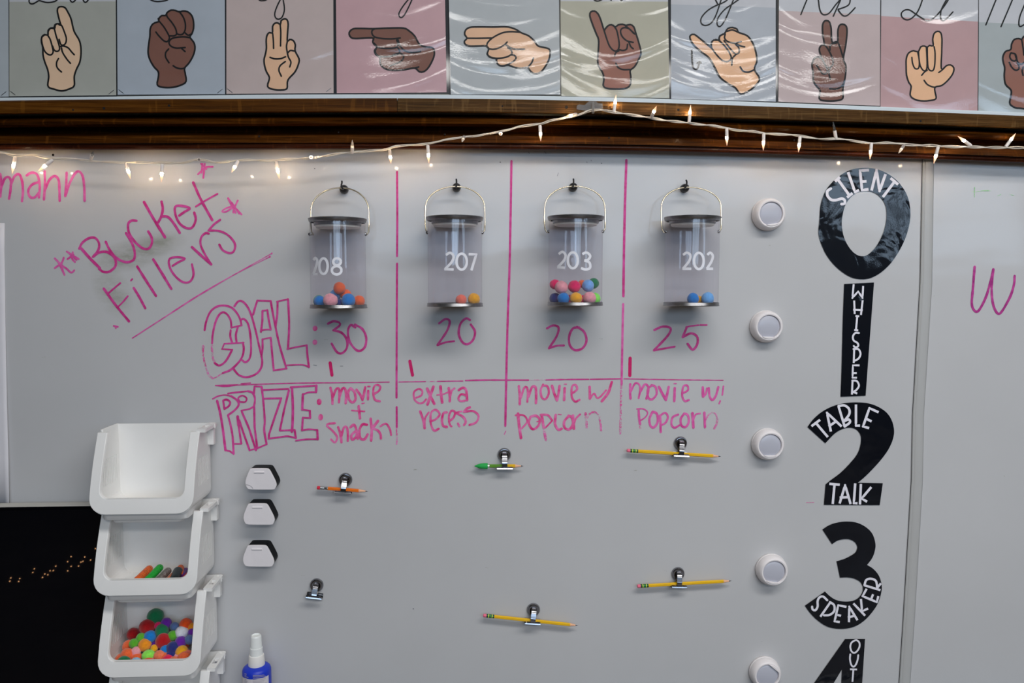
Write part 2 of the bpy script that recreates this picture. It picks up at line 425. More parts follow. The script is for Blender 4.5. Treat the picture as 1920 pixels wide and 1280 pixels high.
# pale rail the posters stand on, above the wood
mb = MB(); rings = []
YR = xpoly([tuple(p) for p in dense([(-400, 187), (0, 183), (215, 181), (480, 177.5), (745, 177), (960, 179), (1200, 184), (1440, 192), (1700, 202), (1920, 211), (2300, 226)], False, 8)])
for x in XS:
    rings.append([P(x, YR(x), d) for d in (-.018, .016)] + [P(x, YT(x)+3, d) for d in (.016, -.018)])
r3 = mb.loft(rings).build('trim_3', M_rail, bevel=0.0015); r3['kind'] = 'structure'
mb = MB(); mb.loft([[P(x, YR(x)+2, -.016), P(x, YR(x)+2, .004), P(x, -90, .004), P(x, -90, -.016)] for x in XS])
r4 = mb.build('trim_4', M_tack); r4['kind'] = 'structure'

# ---------------------------------------------------------------- alphabet posters
K_OUT = (0.008, 0.008, 0.009)
TAN = [D(186, 158, 132), D(186, 150, 122), D(190, 150, 118)]
BRN = [D(102, 69, 59), D(118, 80, 69), D(98, 67, 58)]
h1, h2, h3, h4, h5 = cr(0, 0, 4.465), cr(410, 0, 4.465), cr(830, 0, 4.465), cr(1240, 0, 4.465), cr(1620, 0, 5.8167)
HANDS = {
'D': (h1, [(402,722),(408,640),(398,580),(372,510),(360,455),(358,395),(347,350),(350,310),(372,290),(400,292),(403,255),(425,235),(450,238),(460,208),(485,198),(510,215),(495,160),(480,90),(490,62),(515,55),(545,65),(570,105),(595,160),(620,260),(660,330),(675,380),(678,450),(668,520),(640,580),(622,640),(622,715),(590,740),(520,760),(450,745)],
  [[(375,290),(350,315),(352,360),(370,420),(395,450),(425,460),(445,435),(435,380),(420,330),(400,295)],[(403,290),(405,260),(425,237),(452,238),(470,300),(495,380),(498,415),(480,430),(455,420),(440,385)],[(460,235),(465,208),(488,198),(515,212),(540,270),(555,320),(550,360),(530,378),(510,372),(495,330)],[(500,390),(530,385),(570,400),(600,435),(622,458)],[(515,400),(525,440),(560,495),(590,530)],[(490,490),(475,520),(475,555),(490,580),(515,602)]]),
'E': (h1, [(1315,700),(1325,650),(1325,600),(1290,560),(1255,500),(1240,440),(1245,370),(1255,300),(1258,240),(1280,200),(1315,185),(1330,180),(1330,155),(1355,130),(1385,130),(1400,105),(1430,85),(1470,88),(1500,100),(1530,92),(1570,98),(1605,130),(1620,180),(1620,240),(1605,285),(1590,310),(1625,360),(1632,410),(1615,470),(1580,530),(1545,570),(1550,610),(1558,680),(1520,710),(1450,730),(1380,732),(1330,722)],
  [[(1335,180),(1375,230),(1410,290),(1418,320),(1400,348),(1370,340),(1330,300),(1305,268)],[(1330,180),(1325,155)],[(1395,110),(1400,140),(1440,190),(1470,240),(1478,285),(1455,300),(1425,300)],[(1500,95),(1535,145),(1552,200),(1550,250),(1530,285),(1500,290),(1478,280)],[(1550,275),(1575,295),(1600,285)],[(1590,315),(1540,308),(1480,312),(1435,325),(1415,355),(1430,385),(1475,402),(1550,398)],[(1515,400),(1550,432)],[(1412,410),(1388,440),(1388,480),(1415,525)],[(1450,550),(1480,568),(1520,575),(1550,568)]]),
'F': (h2, [(410,710),(425,650),(400,600),(385,550),(380,500),(392,450),(400,400),(398,340),(405,295),(425,272),(450,275),(452,220),(470,195),(495,192),(518,205),(522,175),(548,158),(572,165),(582,200),(578,260),(575,345),(595,330),(625,340),(642,375),(640,425),(672,490),(670,530),(640,600),(580,670),(572,740),(530,752),(470,750),(420,735)],
  [[(452,280),(458,340),(460,405)],[(515,205),(520,270),(518,385)],[(575,345),(568,390),(575,440),(585,480),(605,520),(595,560)],[(582,440),(600,422),(640,428)],[(430,480),(470,492),(520,490),(560,475)],[(558,515),(515,550),(505,590),(525,638)]]),
'G': (h2, [(1290,240),(1200,238),(1130,240),(1100,260),(1092,285),(1110,315),(1150,322),(1290,318),(1290,350),(1325,390),(1310,420),(1318,455),(1350,480),(1352,530),(1385,570),(1450,588),(1540,585),(1640,570),(1680,600),(1720,598),(1760,560),(1800,480),(1805,430),(1790,400),(1690,378),(1640,300),(1590,255),(1545,235),(1420,235)],
  [[(1310,240),(1285,255),(1285,285),(1310,310),(1370,322),(1450,325),(1520,318)],[(1300,318),(1290,350),(1310,380),(1350,400),(1430,405),(1490,395),(1500,365),(1490,335)],[(1325,395),(1305,425),(1320,460),(1370,475),(1440,470),(1505,450),(1515,425),(1500,400)],[(1440,470),(1490,450),(1530,450),(1550,475),(1530,510),(1490,530),(1435,550)],[(1500,330),(1520,385),(1560,425),(1620,440),(1690,430)],[(1640,570),(1675,560)]]),
'H': (h3, [(190,255),(225,230),(300,225),(420,226),(540,225),(610,245),(660,275),(720,300),(770,345),(800,385),(890,410),(898,460),(880,520),(830,595),(780,618),(740,600),(710,565),(650,572),(590,560),(550,545),(500,552),(465,540),(448,500),(455,490),(400,478),(372,450),(385,415),(365,385),(300,385),(220,385),(185,365),(185,340),(205,320),(185,290)],
  [[(205,320),(300,320),(410,318)],[(650,270),(570,265),(500,275),(420,315),(375,360),(375,395),(410,412),(460,405),(510,380),(540,352)],[(525,370),(560,395),(610,412),(685,412)],[(385,415),(375,450),(400,480),(470,488),(540,475),(578,450),(575,420),(545,400)],[(455,490),(450,520),(480,548),(530,545),(590,515),(615,485),(600,462),(575,460)],[(760,485),(745,525),(720,555)]]),
'I': (h3, [(1345,720),(1350,660),(1340,610),(1305,550),(1298,490),(1305,400),(1305,330),(1285,280),(1250,190),(1232,130),(1240,100),(1270,92),(1300,115),(1325,170),(1350,250),(1362,240),(1385,215),(1415,207),(1445,225),(1470,208),(1505,203),(1535,212),(1570,205),(1600,225),(1618,280),(1640,350),(1660,440),(1640,500),(1605,560),(1570,590),(1575,640),(1570,710),(1530,740),(1450,745),(1380,740)],
  [[(1350,250),(1375,330),(1400,390),(1435,425),(1465,420),(1478,380),(1470,310),(1455,250),(1430,212)],[(1478,415),(1510,422),(1540,410),(1548,370)],[(1600,280),(1560,240),(1515,232),(1490,255),(1500,300),(1540,340),(1595,355)],[(1560,355),(1575,390),(1595,408)],[(1475,425),(1450,440),(1440,468)],[(1450,530),(1470,565),(1510,582),(1570,582)],[(1525,212),(1560,240),(1610,285)]]),
'J': (h4, [(240,320),(245,295),(275,288),(320,320),(400,385),(420,400),(418,360),(440,335),(480,335),(490,300),(530,280),(555,240),(595,230),(635,245),(645,270),(720,300),(765,360),(790,430),(800,510),(780,580),(820,650),(810,690),(750,750),(680,785),(650,775),(620,735),(560,700),(490,645),(450,570),(400,485),(330,430),(270,375)],
  [[(420,400),(460,455),(510,505),(555,515),(585,490),(575,450),(535,390),(490,345),(455,330)],[(490,345),(485,310),(515,285)],[(525,340),(580,410),(620,450),(650,440),(648,400),(620,370)],[(535,285),(530,320),(560,350),(620,360),(668,348)],[(630,370),(665,385),(698,392)],[(625,455),(595,490),(590,545)],[(660,560),(685,595),(730,603),(775,585)],[(255,420),(258,500),(265,560),(285,580),(305,570),(322,515)],[(300,530),(322,515),(332,528)],[(550,262),(595,250),(645,270)]]),
'K': (h4, [(1325,830),(1330,760),(1300,720),(1275,680),(1270,600),(1262,540),(1280,490),(1315,475),(1340,490),(1325,430),(1325,400),(1345,375),(1365,372),(1352,290),(1350,210),(1365,178),(1385,172),(1408,185),(1422,240),(1430,350),(1475,350),(1478,260),(1490,215),(1515,202),(1545,215),(1555,260),(1545,370),(1525,490),(1545,550),(1540,640),(1520,740),(1520,820),(1480,840),(1400,845)],
  [[(1365,372),(1395,410),(1430,480),(1438,530),(1420,560),(1395,565),(1365,530),(1340,480)],[(1300,545),(1330,590),(1355,620),(1385,610),(1388,580),(1370,540),(1345,490),(1310,478)],[(1412,420),(1415,380),(1445,355),(1475,352),(1495,395),(1525,490)],[(1412,570),(1402,610),(1415,660)],[(1410,742),(1460,745),(1500,730),(1520,705)]]),
'L': (h5, [(505,1040),(515,940),(490,900),(465,820),(460,720),(462,640),(485,580),(540,553),(590,565),(620,510),(660,502),(690,515),(715,495),(755,500),(750,430),(765,365),(800,342),(835,355),(850,420),(848,560),(845,750),(900,715),(945,708),(980,740),(970,800),(920,870),(850,930),(775,950),(775,1000),(785,1075),(720,1095),(640,1100),(560,1085)],
  [[(522,625),(530,690),(555,745),(590,748),(603,710),(600,640),(585,565)],[(595,560),(600,640),(615,720),(650,770),(680,760),(688,700),(685,600),(680,520)],[(690,515),(692,620),(698,730),(720,768),(755,765),(772,700),(775,580),(765,510)],[(630,820),(660,785),(690,765)],[(815,790),(850,765),(880,735)],[(655,875),(690,920),(740,945),(780,952)]]),
'M': (h5, [(1590,1130),(1600,1060),(1605,985),(1545,920),(1530,830),(1535,740),(1520,680),(1515,620),(1545,560),(1600,540),(1610,480),(1640,430),(1690,420),(1720,430),(1740,400),(1800,380),(1900,420),(1960,600),(1940,900),(1900,1170),(1700,1180),(1640,1170)],
  [[(1720,430),(1735,520),(1745,600)],[(1600,580),(1590,620),(1610,655),(1645,665),(1665,640),(1650,590),(1615,580),(1600,580)],[(1585,680),(1610,730),(1650,765),(1685,755),(1690,720),(1670,680)],[(1740,730),(1725,770),(1735,820)],[(1650,600),(1680,680),(1720,700),(1745,680)]])}
LETTERS = {
'D': (h1, [[(250,-30),(243,12),(255,30),(275,32),(300,20),(325,5),(350,10),(390,20),(430,18),(470,5),(500,-30)],[(575,-30),(595,12),(615,15),(650,-20)],[(685,-30),(705,15),(725,15),(755,-25)]]),
'E': (h1, [[(1240,-30),(1265,0),(1310,12),(1350,10),(1400,0),(1430,-30)]]),
'F': (h2, [[(530,-30),(490,50),(470,110),(475,145),(495,160),(525,150),(545,110),(550,60),(535,-30)],[(320,-20),(345,2),(365,5),(395,0),(420,-20)]]),
'G': (h2, [[(1600,-20),(1545,50),(1510,110),(1515,140),(1530,147),(1555,125),(1590,60),(1630,-30)]]),
'I': (h3, [[(1250,-20),(1280,5),(1310,6),(1345,-10)],[(1395,-20),(1412,3)],[(1485,-15),(1495,5),(1515,-15)]]),
'J': (h4, [[(510,-30),(460,120),(420,190),(370,213),(335,195),(335,150),(380,95),(440,55),(530,15),(580,-30)],[(445,-20),(470,30)],[(615,-30),(555,120),(520,190),(490,222),(468,205),(475,150),(530,80),(600,30),(670,-20)]]),
'K': (h4, [[(1230,-30),(1168,122)],[(1312,-30),(1325,70),(1345,115),(1375,123),(1410,105),(1460,40),(1520,-30)],[(1505,-10),(1440,135)],[(1585,-30),(1575,30),(1545,55),(1490,75),(1480,80),(1500,110),(1525,132),(1555,130),(1590,100),(1622,65)]]),
'L': (h5, [[(650,-40),(610,75),(570,150),(510,205),(460,215),(415,185),(410,140),(450,108),(500,110),(560,150),(620,190),(680,222),(730,218),(790,170),(850,100),(900,30),(935,-30)],[(915,-30),(850,90),(835,160),(840,205),(865,225),(900,205),(970,130)]]),
'M': (h5, [[(1455,-40),(1330,270)],[(1635,-40),(1495,290)],[(1760,30),(1700,180),(1690,270),(1710,288),(1760,260)]])}
# key, x0,x1 at top, x0,x1 at bottom, y bottom left/right, band y left/right, card colour, hand tone, label
CARDS = [
 ('C', -184, 16, -184, 16.5, 184, 181, None, (142, 148, 152), None, 'pale blue alphabet card cut off at the left edge of the photo'),
 ('D', 17.5, 217, 17.5, 218, 180.5, 178.5, (3.5, 2.5), (140, 141, 134), ('T', 0), 'olive-grey alphabet card, tan hand pointing its index finger up'),
 ('E', 219.5, 421.5, 220.5, 422, 177.5, 176.5, None, (141, 148, 156), ('B', 0), 'blue-grey alphabet card, brown fist with curled fingers'),
 ('F', 424.5, 625, 424.5, 625.5, 176, 174.5, None, (159, 145, 142), ('T', 1), 'beige-pink alphabet card, tan hand with three raised fingers'),
 ('G', 630, 834.5, 631.5, 837.5, 174.5, 173, None, (162, 131, 135), ('B', 0), 'rose alphabet card, brown hand pointing left with one finger'),
 ('H', 841.5, 1048, 845.5, 1050.5, 177, 177, None, (146, 150, 152), ('T', 1), 'grey-green alphabet card, tan hand pointing left with two fingers'),
 ('I', 1051, 1252.5, 1052.5, 1255, 180, 184, (2.2, 3.2), (145, 143, 129), ('B', 1), 'olive alphabet card, brown fist with raised little finger'),
 ('J', 1258, 1454.5, 1258.5, 1454.5, 185, 190.5, (8, 14.5), (143, 147, 153), ('T', 2), 'steel-grey alphabet card, tan hand with curved arrow beside it'),
 ('K', 1460.5, 1650.5, 1459.5, 1650, 190.5, 198.5, (20, 28), (158, 143, 142), ('B', 2), 'beige-pink alphabet card, brown hand with two raised fingers'),
 ('L', 1652.5, 1834, 1651, 1833, 200.5, 208, (30, 40.5), (152, 124, 125), ('T', 2), 'rose alphabet card, tan hand making an L with thumb and finger'),
 ('M', 1835.5, 2032, 1834.5, 2030, 208, 216, (41.5, 50), (136, 142, 143), ('B', 1), 'grey-green alphabet card with brown fist, cut off at the right edge')]
tones = {'T': TAN, 'B': BRN}; _lam = {}
def lam(nm, col, **kw):
    k = (nm, col)
    if k not in _lam: _lam[k] = laminate(nm, col, **kw)
    return _lam[k]
M_black = lam('black_print', K_OUT, flat=True)
DCARD = 0.0066
for ci, (key, xa, xb, xc, xd, yl, yr, band, col, tone, lab) in enumerate(CARDS):
    root = thing('alphabet_card', lab, 'poster', P((xc+xd)/2, (yl+yr)/2, DCARD), 'alphabet cards above the wooden rail')
    ztop = -85
    def edge(t, y, xa=xa, xb=xb, xc=xc, xd=xd):
        k = y/180.0; return (xa+(xc-xa)*k)*(1-t) + (xb+(xd-xb)*k)*t
    def uvf(x, y, i=ci, xa=xa, xb=xb, yl=yl, yr=yr):
        t = min(0.998, max(0.002, (x-edge(0, y))/(edge(1, y)-edge(0, y))))
        return (i*3 + t, (yl+(yr-yl)*t - y)/920.0)
    def grid(t0, t1, f0, f1, d, m, name):
        mb = MB(); nx, ny = 8, 1
        for j in range(ny+1):
            for i in range(nx+1):
                t = t0+(t1-t0)*i/nx; ya, yb_ = f0(t), f1(t); y = ya+(yb_-ya)*j/ny
                mb.add([P(edge(t, y), y, d)], [], [uvf(edge(t, y), y)])
        mb.f = [(j*(nx+1)+i, j*(nx+1)+i+1, (j+1)*(nx+1)+i+1, (j+1)*(nx+1)+i) for j in range(ny) for i in range(nx)]
        return mb.build(name, m, root)
    bot = lambda t: yl+(yr-yl)*t
    # black backing sheet with real thickness, showing as the dark border
    bl, br_, bb = {'C': (2, 2, 2), 'D': (1.5, 1.5, 1.8), 'E': (1.6, 2.2, 1.6), 'F': (2, 3.2, 1.8), 'G': (3, 5.5, 1.8), 'H': (3, .4, 1.4), 'I': (.4, 2.2, .6), 'J': (2.4, 3.6, .8), 'K': (.5, .8, .6), 'L': (.6, .8, .6), 'M': (.6, 1, .6)}[key]
    bk = slab([(xa-bl, ztop), (xb+br_, ztop), (xd+br_, yr+bb), (xc-bl, yl+bb)], DCARD-.0012, DCARD-.0004)
    bk.build('black_backing', lam('black_card', (0.012, 0.014, 0.018), flat=True), root)
    ub = lam('pale_band', D(158, 159, 163))
    if band:
        bf = lambda t: band[0]+(band[1]-band[0])*t
        grid(0, 1, lambda t: ztop, bf, DCARD, ub, 'letter_band')
        grid(0, 1, bf, bot, DCARD, lam('card_'+key, D(*col)), 'card_face')
    else:
        grid(0, 1, lambda t: ztop, lambda t: -12, DCARD, ub, 'letter_band')
        grid(0, 1, lambda t: -12, bot, DCARD, lam('card_'+key, D(*col)), 'card_face')
    if key in HANDS:
        f, sil, inn = HANDS[key]; sil = smoothloop(f(sil)); w = 3.3 if key not in 'L' else 3.0
        mb = MB(); poly(mb, sil, plane(DCARD+.0002), uvf=uvf)
        mb.build('hand_print', lam('skin_print_%s%d' % tone, tones[tone[0]][tone[1]]), root, label='tan hand drawing' if tone[0] == 'T' else 'brown hand drawing')
        mb = MB(); stroke(mb, sil+[sil[0]], w, plane(DCARD+.0004), True, uvf, joints=False, caps=False)
        for s in inn: stroke(mb, f(s), w*.93, plane(DCARD+.0004), False, uvf)
        mb.build('hand_outline', M_black, root)
    if key in LETTERS:
        f, ss = LETTERS[key]; mb = MB()
        for s in ss: stroke(mb, f(s), 2.6, plane(DCARD+.0005), len(s) == 2, uvf)
        mb.build('cursive_letter', M_black, root)
    if key in 'CDEF':   # faint staples at the lower corners
        for t, sx in ((.03, 1), (.95, -1)):
            x = edge(t, bot(t)); y = bot(t)-6; mb = MB()
            stroke(mb, [(x-4, y-3.5*sx), (x+5, y+3.5*sx)], .9, plane(DCARD+.0006), True, uvf)
            mb.build('staple', mat('staple_wire', (.2, .2, .21), .3, 1), root)
# ---------------------------------------------------------------- marker writing on the boards
fB, fA, fG, fR = cr(0, 160, 4), cr(90, 290, 3.5545), cr(370, 550, 7.1125), cr(390, 700, 8)
fM, fN, fW = cr(600, 660, 5.3333), cr(940, 660, 4.4651), cr(1700, 280, 3.7636)
c1, c2, c3, c4 = cr(550, 320, 3.2), cr(750, 320, 3.2), cr(970, 320, 3.2), cr(1180, 320, 3.2)
ID = cr(0, 0, 1)
def word(label, f, w, m, strokes, parent=board, name='marker_word', d=.0005, wob=.18):
    """strokes: list; an 'L' first item in a stroke keeps its corners sharp, a number first sets its width"""
    if '|' in strokes:
        seg = [[]]
        for s in strokes:
            if s == '|': seg.append([])
            else: seg[-1].append(s)
        for i, g in enumerate(seg): word(label[i] if isinstance(label, tuple) else label, f, w, m, g, parent, name, d, wob)
        return
    mb = MB()
    for s in strokes:
        s = list(s); lin_ = False; ww = w; tp = False
        while s and not isinstance(s[0], tuple):
            k = s.pop(0)
            if k == 'L': lin_ = True
            elif k == 'T': tp = True
            else: ww = k
        stroke(mb, f(s), ww, plane(d), lin_ or len(s) == 2, None, tp, wob=wob)
    o = mb.build(name, m, parent); o['label'] = label
    return o
word('magenta handwritten letters mann, cut off by the left edge', fB, 4.8, I_soft, [
 [(2,665),(10,740),(2,835)],[(8,770),(35,700),(65,688),(82,720),(78,790),(68,850)],[(80,750),(110,680),(145,668),(166,720),(172,800),(165,868)],
 [(200,675),(235,655),(275,665),(295,720),(298,780),(292,840)],[(290,725),(240,745),(212,790),(225,835),(260,840),(295,800)],
 [(335,645),(337,740),(330,855)],[(335,790),(370,710),(410,680),(440,710),(446,790),(448,865)],[(500,655),(497,740),(490,830)],[(492,825),(520,740),(560,665),(592,645),(620,680),(632,760),(635,865)]])
word('magenta handwritten word Bucket', fA, 4.6, I_main, [
 [(208,625),(230,585),(275,555),(315,555),(340,590),(335,635),(300,680)],[5.4,(222,625),(280,690),(345,755)],[(300,680),(345,650),(400,650),(445,690),(450,740),(410,778),(370,780),(340,760)],
 [(385,580),(415,640),(460,690),(520,715),(570,700),(578,650),(560,590),(520,522)],[(590,440),(560,438),(535,460),(540,520),(580,580),(630,622),(670,625),(692,590),(690,550),(668,510)],
 [5.2,(640,315),(700,420),(780,550)],[5,(757,312),(765,360),(755,410),(735,450)],[5,(755,410),(800,415),(840,460),(878,520)],
 [(875,405),(910,380),(945,357),(900,342),(850,345),(850,400),(880,460),(930,490),(965,480),(985,430),(975,385)],[5,(968,185),(1020,300),(1095,435)],[3.4,(985,345),(1050,305),(1130,260)]])
word('magenta handwritten word Fillers', fA, 4.8, I_main, [
 [(372,892),(450,1000),(540,1110)],[3.4,(400,925),(440,890),(482,855)],[3.2,(465,1015),(500,980),(532,942)],[(572,888),(610,950),(648,1022)],[3.2,(553,838),(562,828)],
 [(595,745),(655,840),(720,940)],[(702,697),(760,790),(822,893)],[4,(830,740),(870,715),(912,692),(860,682),(810,695),(812,750),(850,810),(900,848),(945,845),(970,800),(960,730)],
 [5,(960,615),(1020,670),(1088,730)],[4,(1088,730),(1050,670),(1018,600),(1022,550),(1050,522),(1072,525)],[4,(1148,433),(1105,465),(1070,505)],[4,(1070,505),(1140,508),(1200,535),(1245,590),(1240,640),(1210,655),(1165,635),(1142,598)]])
for lab, ss in (('scribbled magenta star, lower of the two left of Bucket', [[(45,690),(85,730),(125,760),(155,785),(175,770)],[(105,685),(90,740),(110,800)],[(45,755),(90,720),(105,690)],[(70,715),(105,790)],[(62,705),(98,760)]]),
  ('small scribbled magenta star touching the B', [[(125,645),(165,670),(205,695)],[(165,650),(160,690),(180,715)],[(130,695),(170,665)],[(140,655),(190,700)]]),
  ('scribbled magenta star above the t', [[(1020,60),(1055,95)],[(1045,60),(1035,155)],[(1000,130),(1050,85),(1098,80)],[(1030,60),(1022,120)]]),
  ('scribbled magenta star right of the t', [[(1200,290),(1240,345),(1290,398)],[(1265,305),(1240,360),(1235,385)],[3.2,(1220,345),(1180,360),(1160,378),(1185,380),(1235,350)],[(1205,300),(1250,388)],[(1225,320),(1275,392)]])):
    word(lab, fA, 3.6, I_soft, ss, name='marker_star')
word('thin magenta underline below Fillers', fA, 2.2, I_soft, [[(562,1222),(750,1100),(1000,940)],[1.4,(700,1132),(1000,936),(1300,765),(1490,658)],[1.4,(1000,942),(1250,795),(1478,680)],[3,(1474,682),(1480,678)],[3,(1488,660),(1492,656)]], name='marker_line', wob=.3)
word('magenta dot left of the underline', fA, 3.2, I_soft, [[(438,1140),(466,1146)],[(452,1155),(452,1142)]], name='marker_dot')
word('outlined magenta letters GOAL', fG, 3.9, I_main, [
 [(97,488),(120,370),(170,250),(250,180),(350,160),(450,185),(520,250),(570,340),(590,425)],['L',3.2,(590,425),(455,455)],[(455,455),(445,360),(400,280),(345,250),(290,285),(240,390),(205,550),(198,660)],
 [(235,930),(290,960),(350,930),(400,870),(465,750)],['L',3,(465,750),(330,740),(360,670),(620,655)],[(608,655),(620,740),(600,840),(540,930),(440,1020),(340,1060)],
 [(495,170),(540,110),(590,100),(650,150),(710,260),(770,460),(820,680),(860,850),(860,960),(820,1040),(750,1090),(650,1115),(560,1090),(510,1040),(485,1005)],
 [(580,350),(620,340),(670,390),(700,500),(715,650),(715,790),(690,880),(640,915),(600,890)],[(540,450),(515,550),(525,655)],[(445,490),(440,570),(465,655)],
 ['L',(745,280),(770,190),(800,95)],['L',3.4,(800,95),(980,100)],[(980,100),(1000,220),(1040,430),(1100,700),(1190,1000)],['L',3.2,(1190,1000),(1020,1025)],[(1020,1025),(1000,820),(980,590)],[2.6,(980,590),(940,595),(870,610)],[(870,610),(870,730),(855,840)],
 ['L',(850,510),(868,360),(870,230)],['L',3,(870,230),(935,222)],['L',(935,222),(950,330),(980,480)],[3,(980,480),(910,480),(845,495)],
 ['L',(1045,440),(1068,280),(1072,110)],[2.8,(1060,108),(1210,75)],[(1210,75),(1220,250),(1225,450),(1210,740)],[3,(1200,740),(1330,712),(1460,690)],[(1460,690),(1470,830),(1490,980)],[2.8,(1490,980),(1400,950),(1200,955)]])
word('worn left side of the outlined G', fG, 4.2, I_fade, [[(198,660),(196,760),(205,850),(235,930)],'|',[(78,700),(75,760),(80,830)],[3.6,(80,830),(100,930),(150,1080),(200,1130)],[2.4,(340,1060),(275,1100),(215,1135)]], name='marker_stroke')
word('outlined magenta letters PRIZE', fR, 3.9, I_main, [
 [4.6,(137,410),(185,600),(225,850),(262,1150)],['L',3.2,(262,1150),(330,1165),(385,1205)],[(385,1205),(370,950),(340,780),(300,625)],[(300,625),(400,550),(460,470),(435,400),(350,340)],[2.6,(350,340),(250,322),(150,340),(70,380)],
 ['L',(228,405),(247,530)],[(228,405),(280,390),(332,430),(310,490),(247,530)],
 [3.2,(300,300),(400,285),(600,265)],[(600,265),(665,285),(700,350),(703,420),(690,490)],[3,(690,490),(620,530),(500,555)],['L',(510,575),(620,830),(720,1150)],
 ['L',5.4,(445,645),(462,780)],['L',(450,700),(470,850),(500,1050)],[2.8,(500,1055),(395,1055)],['L',(470,700),(525,870),(625,1150)],[2.8,(625,1150),(740,1122)],[3,(475,425),(455,365),(520,330),(580,370),(560,425),(480,425)],
 ['L',(690,300),(700,195)],[3.2,(700,190),(805,195)],[(805,195),(830,400),(852,700),(845,850),(880,1060)],[2.8,(880,1060),(740,1120)],['L',(740,1120),(700,800),(695,500)],
 [3.2,(830,245),(1210,230)],[3.2,(850,375),(1100,370)],['L',(1100,370),(1010,630),(920,900),(912,975)],['L',(1215,250),(1140,560),(1080,850)],[3,(1080,855),(1290,845)],[3.2,(915,975),(1100,950),(1200,940),(1320,965)],['L',(1320,965),(1300,845)],
 [3.2,(1240,205),(1630,180)],['L',4.6,(1628,180),(1622,275)],[3,(1620,278),(1520,280),(1425,310)],['L',4.4,(1425,310),(1415,540)],[3,(1415,540),(1530,555)],['L',(1530,555),(1535,665)],[3,(1535,665),(1425,660)],['L',(1425,660),(1412,850)],[3,(1412,850),(1520,835),(1640,845)],['L',(1640,845),(1648,985)],[3,(1648,982),(1480,985),(1320,1005)],
 [4.6,(1262,215),(1275,500),(1270,750),(1260,870)]])
def blob(x, y, rx, ry, m=I_main, parent=board, name='marker_dot', label='magenta colon dot'):
    mb = MB(); poly(mb, [(x+rx*math.cos(a*PI/7), y+ry*math.sin(a*PI/7)) for a in range(14)], plane(.0006))
    o = mb.build(name, m, parent); o['label'] = label
for x, y in ((1570, 465), (1568, 650)): blob(370+x/7.1125, 550+y/7.1125, 4.6, 5, I_word)
for x, y in ((1668, 425), (1690, 655)): blob(390+x/8, 700+y/8, 4.6, 6, I_word)
num = lambda lab, f, ss: word(lab, f, 4.3, I_main, ss, name='marker_number')
num('magenta handwritten 30', c1, [[(208,917),(240,903),(275,910),(278,928),(240,957)],[(240,957),(290,972),(322,1015),(320,1065),(290,1095),(260,1085),(230,1037)],[(372,940),(345,925),(328,960),(336,1020),(370,1068),(400,1080),(430,1055),(437,1000),(415,950),(370,922)]])
num('magenta handwritten 20 under bucket 207', c2, [[(235,915),(272,890),(298,903),(282,960),(225,1045)],[3.6,(225,1047),(270,1030),(325,1022)],[(420,895),(395,886),(362,920),(353,980),(375,1028),(405,1040),(438,1015),(450,965),(425,922)]])
num('magenta handwritten 20 under bucket 203', c3, [[(178,945),(215,928),(247,940),(237,990),(190,1065)],[3.8,(190,1065),(235,1050),(280,1048)],[(372,940),(335,945),(312,990),(315,1045),(345,1075),(390,1065),(415,1020),(400,965),(358,936)]])
num('magenta handwritten 25', c4, [[(150,955),(200,935),(247,945),(230,990),(148,1077)],[3.8,(148,1077),(272,1055)],['L',3,(465,925),(425,925)],['L',3,(415,926),(365,932),(340,938)],['L',(345,938),(320,998)],[(320,998),(370,975),(407,995),(408,1040),(380,1073),(350,1038)]])
for lab, a in (('short crimson tally mark under 30', [(619,680),(622.5,703)]), ('short crimson tally mark in the second column', [(768.5,677),(773.5,703)]), ('short crimson tally mark in the fourth column', [(1181.5,671),(1181,704)])):
    word(lab, ID, 6, I_red, [a], name='marker_tally', wob=.1)
word(('magenta handwritten word movie in the first column', 'magenta plus sign', 'magenta handwritten word snacks'), fM, 4.7, I_word, [
 [(105,355),(122,430),(125,515)],[(130,450),(160,372),(190,365),(195,430),(190,500)],[(197,440),(225,362),(250,365),(262,430),(257,510)],[(305,362),(282,400),(290,470),(325,502),(355,470),(345,400),(308,360)],
 [(365,375),(405,430),(425,478)],[(452,350),(440,420),(425,478)],[(482,388),(480,470)],[3,(480,342),(500,342)],[4,(538,420),(590,385),(603,345),(570,325),(538,350),(535,430),(555,478),(600,490)],
 '|',[3,(318,582),(445,592)],[5,(387,540),(400,660)],[2.6,(420,514),(442,508)],
 '|',[4,(150,710),(90,715),(70,735),(130,790),(172,850),(150,903),(110,872)],[(182,750),(205,820),(215,900)],[(212,840),(240,752),(268,752),(280,820),(278,885)],[(305,750),(340,725),(365,780),(378,865)],[(355,790),(315,830),(322,875),(358,850),(368,820)],
 [(470,725),(425,722),(395,780),(405,860),(445,870),(477,822)],[5,(507,665),(517,780),(512,882)],[5.4,(580,688),(522,762)],[(522,762),(575,780),(605,820),(610,862)],[3.6,(605,740),(640,718),(668,718),(700,770),(712,828)]])
